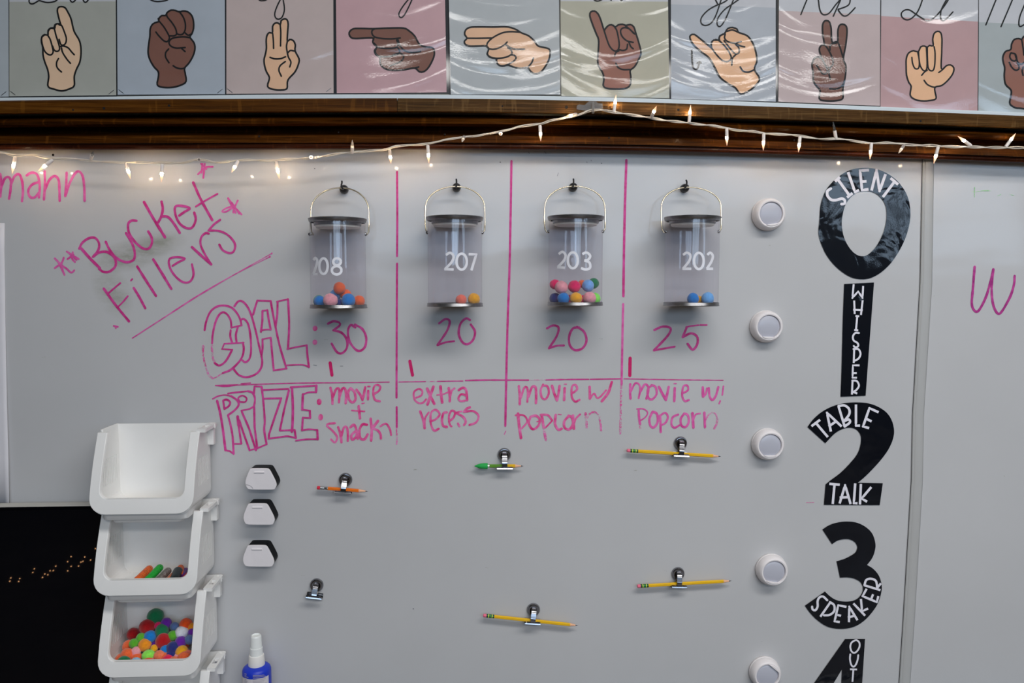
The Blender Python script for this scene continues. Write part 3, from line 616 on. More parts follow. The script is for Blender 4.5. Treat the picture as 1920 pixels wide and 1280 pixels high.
word(('magenta handwritten word extra', 'magenta handwritten word recess'), fM, 4.7, I_word, [
 [3.6,(962,455),(1015,430),(1022,385),(985,368),(940,400),(945,470),(985,508),(1030,505),(1062,470)],[5.4,(1072,365),(1105,440),(1143,515)],[5.4,(1135,345),(1105,430),(1075,522)],[5.4,(1205,342),(1213,430),(1222,502)],[2.8,(1170,428),(1230,420),(1300,392)],
 [4.8,(1288,358),(1298,430),(1298,490)],[4,(1302,440),(1318,385),(1345,362)],[4.8,(1388,378),(1430,355),(1462,380),(1472,480)],[4,(1468,435),(1415,420),(1385,458),(1405,488),(1450,485)],
 '|',[4.8,(1002,592),(1030,670),(1047,760)],[3.6,(1047,750),(1052,660),(1088,602)],[4,(1112,690),(1160,668),(1197,620),(1160,577),(1115,600),(1105,680),(1120,750),(1145,785),(1188,765)],[(1268,602),(1235,610),(1220,680),(1232,735),(1270,748)],
 [4,(1290,692),(1335,655),(1350,600),(1315,585),(1290,640),(1297,720),(1315,742)],[3.4,(1415,592),(1355,605)],[4.4,(1355,605),(1430,645),(1458,695),(1440,728)],[4,(1380,712),(1395,740)],[4.6,(1500,550),(1468,565),(1440,595)],[4,(1440,597),(1530,588),(1585,635),(1562,700),(1495,727)]])
word(('magenta handwritten word movie in the third column', 'magenta handwritten w with a slash'), fN, 4.6, I_word, [
 [5,(147,285),(155,360),(155,435)],[4,(165,380),(190,300),(215,295),(222,340),(218,415)],[4.8,(230,370),(255,295),(285,292),(292,350),(290,425)],[4,(350,270),(330,320),(340,380),(372,392),(398,340),(385,285),(345,280)],[5,(425,282),(445,350),(467,403)],[4.6,(488,282),(480,340),(467,403)],
 [4.8,(531,300),(526,400)],[2.2,(528,267),(545,267)],[4,(592,345),(635,310),(620,272),(592,290),(590,370),(618,413),(655,398)],'|',[5,(740,290),(742,388)],[3.4,(742,388),(778,345),(800,382),(830,372),(878,318)],[5,(925,250),(895,340),(842,410)]])
word('magenta handwritten word popcorn in the third column', fN, 4.8, I_word, [
 [5.4,(140,515),(150,620),(165,718)],[3.4,(120,528),(190,530),(217,580),(172,638)],[4.6,(245,540),(230,595),(265,645),(312,612),(320,560),(290,532),(250,538)],[2.6,(300,580),(322,580)],[4,(330,523),(390,527),(425,570)],[3,(425,575),(370,632)],[5,(338,525),(355,630)],
 [4.8,(455,525),(450,600),(478,648),(505,640)],[1.6,(475,520),(502,522)],[4.8,(565,532),(527,580),(532,632),(570,645),(600,600),(590,545),(562,532)],[5,(600,530),(608,640)],[3.6,(608,600),(625,555),(660,520)]])
word('worn end of the third-column popcorn', fN, 4.8, I_fade, [[(355,630),(365,690),(375,735)],'|',[(705,512),(712,570),(715,630)],[4,(712,560),(740,515),(785,502),(815,535),(830,590),(836,655)]], name='marker_stroke')
word(('magenta handwritten word movie in the fourth column', 'magenta handwritten w with a worn slash'), fN, 4.4, I_soft, [
 [4.6,(1080,268),(1078,330),(1082,388)],[3.6,(1085,330),(1120,262),(1155,272),(1162,320),(1150,385)],[4.2,(1165,330),(1200,270),(1228,285),(1230,330),(1215,390)],[4,(1262,275),(1228,310),(1230,378),(1262,395),(1300,350),(1290,290),(1258,275)],[4.8,(1320,290),(1345,340),(1378,400)],[4.6,(1402,290),(1378,400)],
 [4.8,(1452,300),(1448,408)],[2,(1445,263),(1465,263)],[3.8,(1515,345),(1562,318),(1558,280),(1525,285),(1514,360),(1535,408),(1570,400)],'|',[5,(1687,295),(1690,372)],[3.4,(1690,372),(1712,350),(1722,302)],[4.2,(1737,300),(1745,370),(1768,400),(1798,360),(1817,292)],[3,(1860,285),(1850,358)],[3,(1833,408),(1824,430)]])
word('magenta handwritten word Popcorn in the fourth column', fN, 4.6, I_soft, [
 [4.4,(1150,490),(1155,560),(1162,600)],[2.6,(1135,475),(1190,475),(1225,505),(1205,545),(1160,575)],[4.4,(1265,500),(1240,560),(1250,618),(1280,628),(1310,580),(1302,515),(1268,498)],[4.6,(1330,530),(1333,600),(1335,668)],[3.8,(1325,535),(1370,507),(1395,540),(1375,590),(1335,612)],
 [4,(1480,522),(1435,545),(1425,605),(1450,632),(1490,612)],[4.2,(1530,515),(1502,560),(1510,615),(1545,625),(1570,580),(1560,525),(1530,513)],[5,(1600,510),(1608,630)],[3,(1607,570),(1628,522),(1665,512)],[4.4,(1700,505),(1705,628)]])
word('worn parts of the fourth-column Popcorn', fN, 4, I_fade, [[(1162,600),(1163,632)],'|',[2.6,(1710,570),(1735,525),(1765,505),(1795,520),(1808,560)],[4,(1808,560),(1800,605),(1782,640)]], name='marker_stroke')
# the ruled table
ln = lambda lab, w, m, pts, **k: word(lab, ID, w, m, [pts] if isinstance(pts[0], tuple) else pts, name='marker_line', **k)
ln('first upright magenta table line', 4.0, I_main, [[(744.5,322),(745,400),(744.5,480)],[(744.5,494),(744,600),(743.5,745)],[(743.8,763),(744,800)]], wob=.1)
ln('worn foot of the first table line', 3.6, I_fade, [(744,800),(744,832)])
ln('second upright magenta table line', 4.2, I_main, [(959,302),(957.5,400),(955.5,500),(952,600),(949.5,700),(947.5,798)], wob=.1)
ln('last tick of the second table line', 1.6, I_soft, [(948.5,808),(945.5,814)])
ln('third upright magenta table line', 4.6, I_main, [(1174.5,300),(1172,380),(1170,470),(1169,555)], wob=.1)
ln('lower half of the third table line', 4.2, I_soft, [(1168.5,570),(1167,640),(1165.5,720)], wob=.1)
ln('worn foot of the third table line', 4.2, I_fade, [(1165.3,720),(1164,770),(1163,812)])
ln('long level magenta table line', 2.4, I_main, [['T',4.6,(404,722.6),(425,723),(446,721)],[2.2,(430,722.3),(480,720.2),(560,718),(630,717.3)],[1.8,(452,719),(470,717.6)],[1.8,(630,717.3),(680,716.8),(730,716)],[1.8,(748,715.8),(798,715)],[1.8,(820,714.6),(868,714)],[2.8,(873,713),(915,712.2),(960,712.3),(991,712.3)],[2.4,(1024,712),(1060,711.2),(1104,710.8)],[2.4,(1107,710.8),(1164,709.8)],[1.8,(1170,709.8),(1260,711.5),(1356,712.6)]], wob=.35)
ln('worn gap of the level table line', 1.4, I_fade, [[(798,715),(820,714.6)],[(991,712.4),(1024,712)]])
word('purple handwritten letter W', fW, 4.6, I_purple, [[(480,828),(468,980),(460,1090),(480,1138),(510,1135),(560,1040),(595,920),(612,845)],[(612,845),(600,980),(610,1090),(640,1155),(670,1145),(730,1040),(758,950),(762,893)]], board2)
word('faint green dash mark', fW, 1.5, I_green, [[(465,300),(490,300),(530,293),(595,291)],[(480,268),(478,335)],'|',[.8,(642,328),(665,318)],[.8,(725,315),(757,326)]], board2, 'marker_mark')
word('tiny pink stray mark left of the numeral 2', ID, 1.3, I_thin, [[(1512,942),(1526,941.5)]], name='marker_mark')
for x, y in ((775, 1141), (1128, 306), (938, 304), (590, 316)): blob(x, y, 1.3, 1.1, I_grey, name='speck', label='dark speck on the enamel')
word('fine scratches near the top rail', ID, .8, I_grey, [[(991,285),(993,288)],[(1021,284),(1024,288)],[(1100,303),(1101,305)],[(1108,300),(1109,302)],[(1045,330),(1047,324)],[(588,684),(594,685)],[(638,686),(643,686)]], name='scratch')
blob(99.5, 290.5, 2.4, 2.4, M_hole, name='screw_hole', label='small black screw hole')

# ---------------------------------------------------------------- big number stickers
M_vin = vinyl('black_vinyl', (0.0015, 0.0025, 0.006)); M_vw = mat('white_sticker_print', D(212, 210, 218), .45)
s0, s1, s2, s3, s4 = cr(1500, 300, 5.3333), cr(1550, 520, 5.3333), cr(1490, 740, 5.8182), cr(1490, 965, 5.8182), cr(1490, 1170, 8.7273)
NUMS = [
 ('large glossy black numeral 0 sticker lettered SILENT', s0, [(645,78),(560,85),(480,108),(400,155),(320,225),(255,310),(208,440),(195,600),(187,745),(240,900),(310,1010),(400,1100),(500,1165),(600,1190),(700,1180),(800,1130),(900,1040),(985,920),(1050,790),(1090,660),(1105,540),(1090,410),(1050,310),(980,215),(900,150),(800,100),(720,82)], True,
  [(640,308),(570,325),(500,380),(450,460),(425,560),(418,650),(440,770),(490,870),(550,935),(610,960),(670,950),(740,890),(800,800),(845,690),(865,580),(860,470),(820,390),(760,335),(700,312)], 5.2,
  [[(308,285),(275,310),(275,355),(310,395),(360,400),(420,385),(448,405),(445,435),(415,440)],['L',(350,215),(400,170)],['L',(380,195),(495,355)],['L',(470,375),(525,330)],['L',(480,120),(550,320),(590,300)],['L',(690,100),(600,105),(620,300),(685,292)],['L',(610,215),(665,212)],['L',(715,305),(765,100),(795,310),(855,140)],['L',(905,180),(980,245)],['L',(945,215),(828,370)]]),
 ('tall black numeral 1 sticker lettered WHISPER', s1, [(176,65),(474,50),(440,500),(415,840),(390,1182),(140,1192),(150,900),(163,400)], False, None, 3.6,
  [['L',(270,68),(257,205),(315,140),(358,205),(365,85)],['L',(275,230),(280,365)],['L',(360,228),(342,375)],['L',(265,322),(360,328)],['L',(288,385),(325,388)],['L',(305,390),(293,525)],['L',(275,525),(315,528)],[(322,555),(285,555),(262,590),(270,630),(308,655),(315,685),(290,700),(270,685)],['L',(275,710),(270,855)],[(268,715),(318,718),(338,765),(318,810),(275,834)],['L',(328,878),(262,878),(258,1002),(302,1002)],['L',(262,955),(300,955)],['L',(258,1030),(252,1170)],[(255,1030),(300,1035),(322,1080),(300,1120),(265,1145)],['L',(265,1145),(305,1160)]]),
 ('black numeral 2 sticker lettered TABLE TALK', s2, [(140,350),(200,270),(290,190),(400,130),(520,95),(650,82),(790,90),(900,125),(1000,190),(1060,280),(1085,390),(1070,490),(1020,600),(940,710),(850,810),(770,890),(690,958),(962,963),(928,1203),(320,1200),(338,975),(400,925),(500,850),(600,750),(680,650),(715,560),(725,470),(705,410),(660,370),(600,358),(530,370),(440,420),(335,527)], False, None, 4.6,
  [['L',(183,342),(277,272)],['L',(230,305),(362,460)],['L',(395,400),(352,195),(512,345)],['L',(370,345),(450,290)],['L',(478,125),(545,345)],[(478,122),(540,115),(590,150),(595,210),(540,285)],[(545,285),(590,268),(602,300),(545,345)],['L',(668,105),(668,335),(712,335)],['L',(915,190),(815,145),(745,345),(812,362)],['L',(780,260),(838,290)],['L',(378,970),(492,980)],['L',(435,975),(415,1190)],['L',(490,1185),(550,985),(610,1190)],['L',(490,1120),(590,1115)],['L',(660,965),(645,1180),(685,1182)],['L',(722,970),(712,1195)],['L',(835,1005),(730,1130),(790,1165)]]),
 ('black numeral 3 sticker lettered SPEAKER', s3, [(303,158),(380,110),(470,82),(570,72),(680,85),(780,135),(850,210),(882,320),(870,410),(840,480),(790,545),(860,590),(920,665),(950,770),(940,870),(900,980),(830,1080),(750,1160),(660,1215),(560,1240),(450,1240),(350,1215),(250,1150),(170,1070),(112,990),(330,835),(390,890),(460,930),(550,945),(640,935),(700,900),(740,840),(745,780),(715,730),(650,695),(580,682),(495,684),(458,505),(540,480),(620,440),(670,400),(685,350),(665,305),(610,270),(540,265),(470,280),(408,318)], False, None, 4.2,
  [[(355,930),(310,890),(270,900),(250,940),(250,1000),(225,1040),(195,1030),(190,1000)],['L',(395,945),(280,1110)],[(385,950),(430,985),(430,1050),(380,1090),(320,1095)],['L',(565,1003),(475,985),(435,1160),(492,1168)],['L',(465,1090),(505,1100)],['L',(592,1170),(595,1000),(685,1148)],['L',(580,1120),(660,1095)],['L',(640,965),(768,1098)],['L',(722,915),(735,1050),(800,1020)],['L',(785,805),(740,885),(895,950),(912,885)],['L',(830,925),(855,865)],['L',(755,765),(935,820)],[(760,765),(780,710),(830,695),(885,720),(900,795)],['L',(895,800),(940,745)]]),
 ('black numeral 4 sticker lettered OUT, cut off by the bottom edge', s4, [(825,242),(1152,240),(1105,960),(1090,1100),(1250,1100),(1240,1300),(1080,1300),(1070,1500),(740,1500),(745,1300),(180,1300),(195,1150),(320,960)], False, [(775,735),(640,960),(550,1100),(760,1100)], 3.3,
  [[(990,262),(930,300),(910,370),(930,440),(970,468),(1020,440),(1060,370),(1058,300),(1025,265),(990,262)],[(910,490),(905,570),(925,660),(960,695),(1000,660),(1030,580),(1040,505)],['L',(905,735),(1020,738)],['L',(960,740),(945,940)]])]
def soften(pts):
    """round the runs with gentle turns, keep true corners"""
    q = [Vector(p) for p in pts]; n = len(q); corner = []
    for i in range(n):
        a, b = q[i]-q[i-1], q[(i+1) % n]-q[i]
        corner.append(a.angle(b) > 0.62)
    if not any(corner): return smoothloop(pts)
    s = corner.index(True); idx = [(s+i) % n for i in range(n+1)]; out = []; run = [tuple(q[idx[0]])]
    for i in idx[1:]:
        run.append(tuple(q[i]))
        if corner[i]:
            out += [tuple(p) for p in dense(run, len(run) < 3, 2.0)[:-1]]; run = [tuple(q[i])]
    return out
for lab, f, outer, sm, hole, w, lets in NUMS:
    o2 = soften(f(outer)); hs = [] if not hole else [smoothloop(f(hole)) if sm else f(hole)]
    c = P(sum(p[0] for p in o2)/len(o2), sum(p[1] for p in o2)/len(o2), .001)
    root = thing('number_sticker', lab, 'sticker', c, 'voice level numerals down the right of the board')
    mb = MB(); poly(mb, o2, plane(.0016), hs)
    for loop in [o2]+hs:
        n = len(loop); mb.add([P(x, y, .0016) for x, y in loop]+[P(x, y, .0002) for x, y in loop], [(i, (i+1) % n, n+(i+1) % n, n+i) for i in range(n)])
    mb.build('vinyl_numeral', M_vin, root)
    for k, grp in enumerate((lets[:-7], lets[-7:]) if 'TALK' in lab else (lets,)):
        mb = MB()
        for s in grp:
            s = list(s); L_ = s[0] == 'L'
            stroke(mb, f(s[1:] if L_ else s), w, plane(.0019), L_, caps=not L_)
        mb.build('lettering', M_vw, root, label='white capital letters ' + (('TABLE', 'TALK')[k] if 'TALK' in lab else lab.split('lettered ')[1].split(',')[0]))
# ---------------------------------------------------------------- plastics, metals
M_steel = varied('tin_steel', (0.27, 0.27, 0.28), 0.32, 0.15, 90, metal=0.95)
M_lid_lit = varied('lid_tin_lit', (0.86, 0.82, 0.74), 0.4, 0.06, 60, metal=0.15)  # plug colour brightened to stand for light through the clear body
M_brass = mat('handle_wire', (0.62, 0.55, 0.42), 0.22, 1.0)
M_chrome = mat('chrome', (0.30, 0.30, 0.32), 0.13, 1.0)
M_blackp = mat('black_plastic', (0.008, 0.009, 0.012), 0.35)
M_blackg = mat('black_gloss', (0.002, 0.002, 0.003), 0.3, spec=.02)
M_white = varied('white_plastic', D(205, 202, 198), 0.35, 0.02, 30)
M_binw = varied('white_bin_plastic', (0.90, 0.89, 0.87), 0.30, 0.015, 12)
M_gwhite = varied('pale_clip_plastic', D(190, 186, 188), 0.35, 0.02, 60)
M_puck = varied('push_light_plastic', D(202, 197, 197), 0.4, 0.02, 60)
M_lens = mat('milky_lens', D(152, 153, 162), 0.3, spec=.3, coat=0.2, coatr=0.1)
def clearmat(name, tint, haze, hcol, gloss=1.0, rough=0.03):
    m = bpy.data.materials.new(name); m.use_nodes = True; t = m.node_tree; t.nodes.remove(t.nodes['Principled BSDF'])
    o = t.nodes['Material Output']
    tr = t.nodes.new('ShaderNodeBsdfTransparent'); tr.inputs[0].default_value = (*tint, 1)
    gl = t.nodes.new('ShaderNodeBsdfGlossy'); gl.inputs['Roughness'].default_value = rough
    df = t.nodes.new('ShaderNodeBsdfDiffuse'); df.inputs[0].default_value = (*hcol, 1)
    lw = t.nodes.new('ShaderNodeLayerWeight'); lw.inputs[0].default_value = .5
    pw = t.nodes.new('ShaderNodeMath'); pw.operation = 'POWER'; pw.inputs[1].default_value = 5.0; t.links.new(lw.outputs['Facing'], pw.inputs[0])
    fr = t.nodes.new('ShaderNodeMath'); fr.operation = 'MULTIPLY_ADD'; fr.inputs[1].default_value = .5; fr.inputs[2].default_value = .045; t.links.new(pw.outputs[0], fr.inputs[0])
    mul = t.nodes.new('ShaderNodeMath'); mul.operation = 'MULTIPLY'; mul.inputs[1].default_value = gloss; mul.use_clamp = True
    m1 = t.nodes.new('ShaderNodeMixShader'); m1.inputs[0].default_value = haze
    m2 = t.nodes.new('ShaderNodeMixShader')
    t.links.new(tr.outputs[0], m1.inputs[1]); t.links.new(df.outputs[0], m1.inputs[2])
    t.links.new(fr.outputs[0], mul.inputs[0]); t.links.new(mul.outputs[0], m2.inputs[0])
    t.links.new(m1.outputs[0], m2.inputs[1]); t.links.new(gl.outputs[0], m2.inputs[2]); t.links.new(m2.outputs[0], o.inputs[0])
    return m
M_clear = clearmat('clear_bucket_plastic', (0.975, 0.965, 0.985), 0.05, (0.66, 0.64, 0.75), 1.1)
M_clear2 = clearmat('clear_hook_plastic', (0.86, 0.86, 0.86), 0.12, (0.7, 0.7, 0.7), 1.6)
M_print = mat('white_bucket_print', D(222, 222, 228), 0.45)

# ---------------------------------------------------------------- pom poms
POMC = {'blue': (10, 95, 160), 'pink': (236, 160, 170), 'orange': (248, 108, 56), 'light blue': (104, 152, 208), 'green': (30, 130, 84), 'navy': (26, 34, 92),
 'coral': (244, 118, 96), 'yellow': (226, 160, 14), 'magenta': (222, 22, 96), 'dark green': (10, 92, 56), 'lime': (118, 205, 74), 'crimson': (170, 16, 60),
 'sky blue': (98, 158, 212), 'dark red': (140, 12, 16), 'purple': (84, 24, 130), 'white': (176, 178, 186), 'peach': (240, 128, 88), 'amber': (196, 120, 22),
 'leaf green': (70, 136, 30), 'pale blue': (130, 168, 200), 'slate blue': (66, 88, 130), 'hot pink': (240, 30, 82), 'neon lime': (140, 232, 84), 'olive': (110, 110, 30), 'deep orange': (232, 80, 20)}
_pm = {}
def pom_mat(c):
    if c not in _pm:
        col = D(*POMC[c], k=1.05); m = mat('yarn_'+c.replace(' ', '_'), col, 1.0, spec=0.05); q = N(m)
        f = q.noise(q.coords('Object'), 260, 4, .7)
        q.l(q.ramp(f, [(0.3, tuple(v*.84 for v in col)), (0.62, tuple(min(1, v*1.08) for v in col))]), q.b.inputs['Base Color'])
        q.b.inputs['Sheen Weight'].default_value = 0.35; q.b.inputs['Sheen Roughness'].default_value = 0.6
        _pm[c] = m
    return _pm[c]
def pom(pos, r, c, label, group):
    bm = bmesh.new(); bmesh.ops.create_icosphere(bm, subdivisions=4, radius=1.0)
    sd = random.random()*50; sx = [1+random.uniform(-.05, .05) for _ in range(3)]
    for v in bm.verts:
        p = v.co.copy(); n1 = noise.noise(p*1.7+Vector((sd, 0, 0))); v.co = Vector((p.x*sx[0], p.y*sx[1], p.z*sx[2]))*r*(0.975+0.045*n1+random.uniform(-.016, .020))
    me = bpy.data.meshes.new('pom_pom'); bm.to_mesh(me); bm.free(); me.materials.append(pom_mat(c)); me.polygons.foreach_set('use_smooth', [True]*len(me.polygons))
    o = bpy.data.objects.new('pom_pom', me); C.objects.link(o); o.location = pos
    return tag(o, label, 'pom pom', group)

# ---------------------------------------------------------------- buckets on magnetic hooks
DB, RB = 0.0575, 0.0530
def cyl_proj(cx, R):
    c = Vector((cx, -DB))
    def f(px, py):
        r = ray(px, py); a = r.x*r.x+r.y*r.y; ox, oy = EYE.x-c.x, EYE.y-c.y
        b = 2*(ox*r.x+oy*r.y); cc = ox*ox+oy*oy-R*R; disc = b*b-4*a*cc
        t = (-b-math.sqrt(max(0, disc)))/(2*a); return EYE+r*t
    return f
def ell(cx, cy, rx, ry): return [(cx+rx*math.cos(a*PI/6), cy+ry*math.sin(a*PI/6)) for a in range(13)]
BUCK = [
 ('208', 634, 410, 577.5, (583, 691.5, 352, 437, 397), (643, 352, -1), c1, [[(120,537),(131,522),(143,537),(140,562),(121,618)],['L',(118,620),(146,620)],ell(181,572,25,47),ell(262,546,23,21),ell(260,597,29,25)],
  'clear paint-can bucket numbered 208 over the first column, left of all', 'hook leftmost of the four, over the number thirty'),
 ('207', 853, 407, 574.5, (797.5, 909, 349.5, 434, 392), (855, 348.5, .3), c2, [[(275,505),(300,492),(321,510),(312,545),(270,590)],['L',(265,590),(322,592)],ell(370,545,31,48),['L',(412,500),(458,501),(428,598)]],
  'clear paint-can bucket numbered 207 over the second column', 'hook second from the left'),
 ('203', 1079, 406, 572.5, (1021, 1134.5, 349, 432, 392), (1074.5, 348, .3), c3, [[(248,500),(270,486),(289,505),(280,537),(242,578)],['L',(238,578),(286,582)],ell(333,537,30,48),[(390,500),(415,490),(437,510),(425,533),(402,538)],[(402,538),(432,550),(436,582),(410,592),(382,584)]],
  'clear paint-can bucket numbered 203 holding the most pom poms', 'hook above the fullest bucket'),
 ('202', 1297, 407, 573, (1240, 1352, 351, 432, 390), (1284.5, 350, 1), c4, [[(322,505),(345,491),(367,508),(358,542),(322,588)],['L',(318,588),(372,588)],ell(417,541,29,49),[(468,505),(485,491),(501,510),(492,545),(465,588)],['L',(462,588),(503,588)]],
  'clear paint-can bucket numbered 202 over the fourth column, right of all', 'hook rightmost of the four')]
BX = {}
for nm, cx, ylid, ybase, (hl, hr, ht, hp, hs), (kx, ky, kd), f, digits, lab, hlab in BUCK:
    wx = P(cx, 490, DB).x; z0 = P(cx, ybase, DB).z; z1 = P(cx, ylid, DB).z; BX[nm] = (wx, z0)
    o0 = Vector((wx, -DB, z0)); h = z1-z0
    root = thing('bucket', lab, 'bucket', o0, 'clear buckets hung on the board')
    MB().lathe([(RB, .003), (RB, h-.006)], o0, 'z', 64, (False, False)).build('clear_body', M_clear, root, smooth=40)
    MB().lathe([(.001, .0015), (RB-.004, .0015), (RB-.002, .003), (RB-.0006, .0066), (RB+.0006, .0072), (RB+.0013, .0062), (RB+.0013, .0024), (RB+.0022, .0012), (RB+.0014, 0), (RB-.003, 0), (RB-.005, .0008), (.001, .0008)], o0, 'z', 64, (True, True)).build('base', M_steel, root, smooth=50)
    t = o0+Vector((0, 0, h-.008)); lid = MB()
    lid.lathe([(RB-.001, 0), (RB+.001, .001), (RB+.0025, .0055), (RB+.0028, .0075), (RB+.001, .0085), (RB-.003, .0080), (RB-.006, .0065), (RB-.0095, .0065), (RB-.0105, .003), (RB-.0108, -.004), (RB-.0115, -.0055), (RB-.008, -.0052), (RB-.0075, .0015), (RB-.0035, .0022)], t, 'z', 64, (False, False))
    lid.f.append(None); lid.f.pop()
    lid.build('lid_ring', M_steel, root, smooth=50)
    MB().lathe([(.0005, -.0100), (RB-.0130, -.0100), (RB-.0112, -.0088), (RB-.0108, -.003), (.0005, -.003)], t, 'z', 64).build('lid_plug', M_lid_lit, root, smooth=50)
    # bail handle: pivots at the sides, arc leaning back to the hook
    dk = 0.030; pts = []
    def dd(y): return DB + (dk-DB)*min(1, max(0, (hp-y)/(hp-ht)))
    xm = (kx+(hl+hr)/2)/2; xm = (hl+hr)/2*.6+kx*.4
    pts += [(cx-51, hp+3), (hl+5, hp+4), (hl+1, hp-3), (hl-.3, hp-18), (hl, hs)]
    for a in range(1, 24):
        th = PI*a/24; rx = (xm-hl) if th < PI/2 else (hr-xm)
        pts.append((xm-rx*math.cos(th), hs-(hs-ht)*math.sin(th)**0.92))
    pts += [(hr, hs), (hr+.3, hp-18), (hr, hp-3), (hr-4, hp+3), (cx+50, hp+2)]
    MB().tube([P(x, y, dd(y)) for x, y in pts], .0014, 8).build('bail_handle', M_brass, root, smooth=60)
    for s in (-1, 1):
        e = P(cx+s*49.5, hp+2, DB)
        MB().lathe([(.0032, -.001), (.0036, .001), (.002, .003), (.0006, .0035)] if s > 0 else [(.0006, -.0035), (.002, -.003), (.0036, -.001), (.0032, .001)], Vector((wx+s*RB, -DB, e.z)), 'x', 14).build('handle_rivet', M_chrome, root, smooth=50)
    mb = MB()
    for s in digits:
        L_ = s[0] == 'L'; s = s[1:] if L_ else s
        stroke(mb, f(s), 4.7, cyl_proj(wx, RB+.0005), L_, caps=False)
    mb.build('number_print', M_print, root, label='white number '+nm)
    # magnetic hook
    hk = P(kx, ky, 0); r2 = thing('magnetic_hook', 'small black magnetic '+hlab, 'hook', hk, 'black magnetic hooks')
    c = P(kx+1, ky+2, .012); c = Vector((c.x, 0, c.z))
    MB().lathe([(.0085, 0), (.0088, .006), (.008, .012), (.0055, .0165), (.002, .018), (.0003, .018)], c, 'y', 24).build('magnet_base', M_blackp, r2, smooth=50)
    q = [Vector((c.x, -.016, c.z)), Vector((c.x+.001*kd, -.024, c.z-.001)), P(kx, ky+2.5, .031), P(kx+2*kd, ky-1, .0375), P(kx+3*kd, ky-5, .037), P(kx+(4 if kd > 0 else 2.5)*kd*.8, ky-9, .033), P(kx+2.0*kd, ky-12.5, .030)]
    q = [Vector(v) for v in q]; dq = []
    for i in range(len(q)-1):
        p0, p1, p2, p3 = q[max(i-1, 0)], q[i], q[i+1], q[min(i+2, len(q)-1)]
        for j in range(5):
            u = j/5; dq.append(.5*((2*p1)+(p2-p0)*u+(2*p0-5*p1+4*p2-p3)*u*u+(3*p1-p0-3*p2+p3)*u**3))
    MB().tube(dq+[q[-1]], .0017, 10).build('hook_prong', M_blackp, r2, smooth=60)
# pom poms in the buckets: px, py, radius px, colour, row (+1 front .. -1 back)
BP = {'208': [(599, 559, 11, 'blue', .75, 'blue pom pom at the left in bucket 208'), (619.5, 557, 13, 'pink', .95, 'pink pom pom in bucket 208'), (653, 559.5, 13, 'blue', .9, 'blue pom pom right of the pink one in bucket 208'),
   (673.5, 558, 11, 'orange', .45, 'orange pom pom at the right in bucket 208'), (636.5, 540, 11.5, 'orange', .25, 'orange pom pom on top in bucket 208'), (648, 552, 10.5, 'orange', -.1, 'orange pom pom half hidden in the middle of bucket 208'), (629, 553, 11, 'light blue', -.2, 'light blue pom pom half hidden behind the pink one in bucket 208'),
   (598, 558, 11, 'green', -.35, 'green pom pom peeking out at the left of bucket 208'), (637, 565, 8, 'navy', .5, 'navy pom pom low in the middle of bucket 208')],
 '207': [(864.5, 558, 10.5, 'coral', .6, 'coral pom pom in bucket 207'), (888.5, 556, 12, 'yellow', .75, 'yellow pom pom beside the coral one in bucket 207')],
 '203': [(1038, 533, 10, 'magenta', -.2, 'magenta pom pom at the upper left of bucket 203'), (1052.5, 538.5, 12.5, 'pink', .6, 'pink pom pom at the upper left of bucket 203'), (1038, 553, 11, 'navy', .3, 'navy pom pom at the left of bucket 203'), (1056.5, 554.5, 11.5, 'blue', .9, 'blue pom pom at the front of bucket 203'),
   (1077, 537, 11.5, 'magenta', .25, 'magenta pom pom above the yellow one in bucket 203'), (1080, 552, 12, 'yellow', .95, 'yellow pom pom at the front centre of crowded bucket 203'), (1091, 532, 8, 'orange', -.5, 'orange pom pom half hidden in bucket 203'), (1102.5, 535.5, 12, 'light blue', .4, 'light blue pom pom in bucket 203'),
   (1113, 531, 10.5, 'dark green', -.2, 'dark green pom pom at the upper right of bucket 203'), (1105.5, 554, 12.5, 'pink', .9, 'pink pom pom at the lower right of bucket 203'), (1118, 554.5, 11, 'lime', .1, 'lime pom pom at the right of bucket 203'), (1092, 560, 9, 'crimson', .3, 'crimson pom pom behind the yellow one in bucket 203'), (1068, 561, 9, 'crimson', -.2, 'crimson pom pom behind the blue one in bucket 203')],
 '202': [(1299.5, 554.5, 11.5, 'blue', .7, 'deep blue pom pom in bucket 202'), (1311, 558, 8.5, 'yellow', -.2, 'yellow pom pom between the two blue ones in bucket 202'), (1327, 555.5, 12, 'sky blue', .5, 'pale blue pom pom in bucket 202')]}
for nm, lst in BP.items():
    wx, z0 = BX[nm]
    for px, py, rp, c, row, lab in lst:
        r = rp/950; x = P(px, py, DB).x; lim = RB-.002-r
        dx = max(-lim, min(lim, x-wx)); dep = DB+row*math.sqrt(max(0, lim*lim-dx*dx))
        p = P(px, py, dep); lim2 = math.sqrt(max(1e-6, lim*lim-(dep-DB)**2)); p.x = wx+max(-lim2, min(lim2, p.x-wx))
        if p.z - r < z0+.012: p.z = z0+.0022+r*.97
        pom(p, r, c, lab, 'pom poms in bucket '+nm)

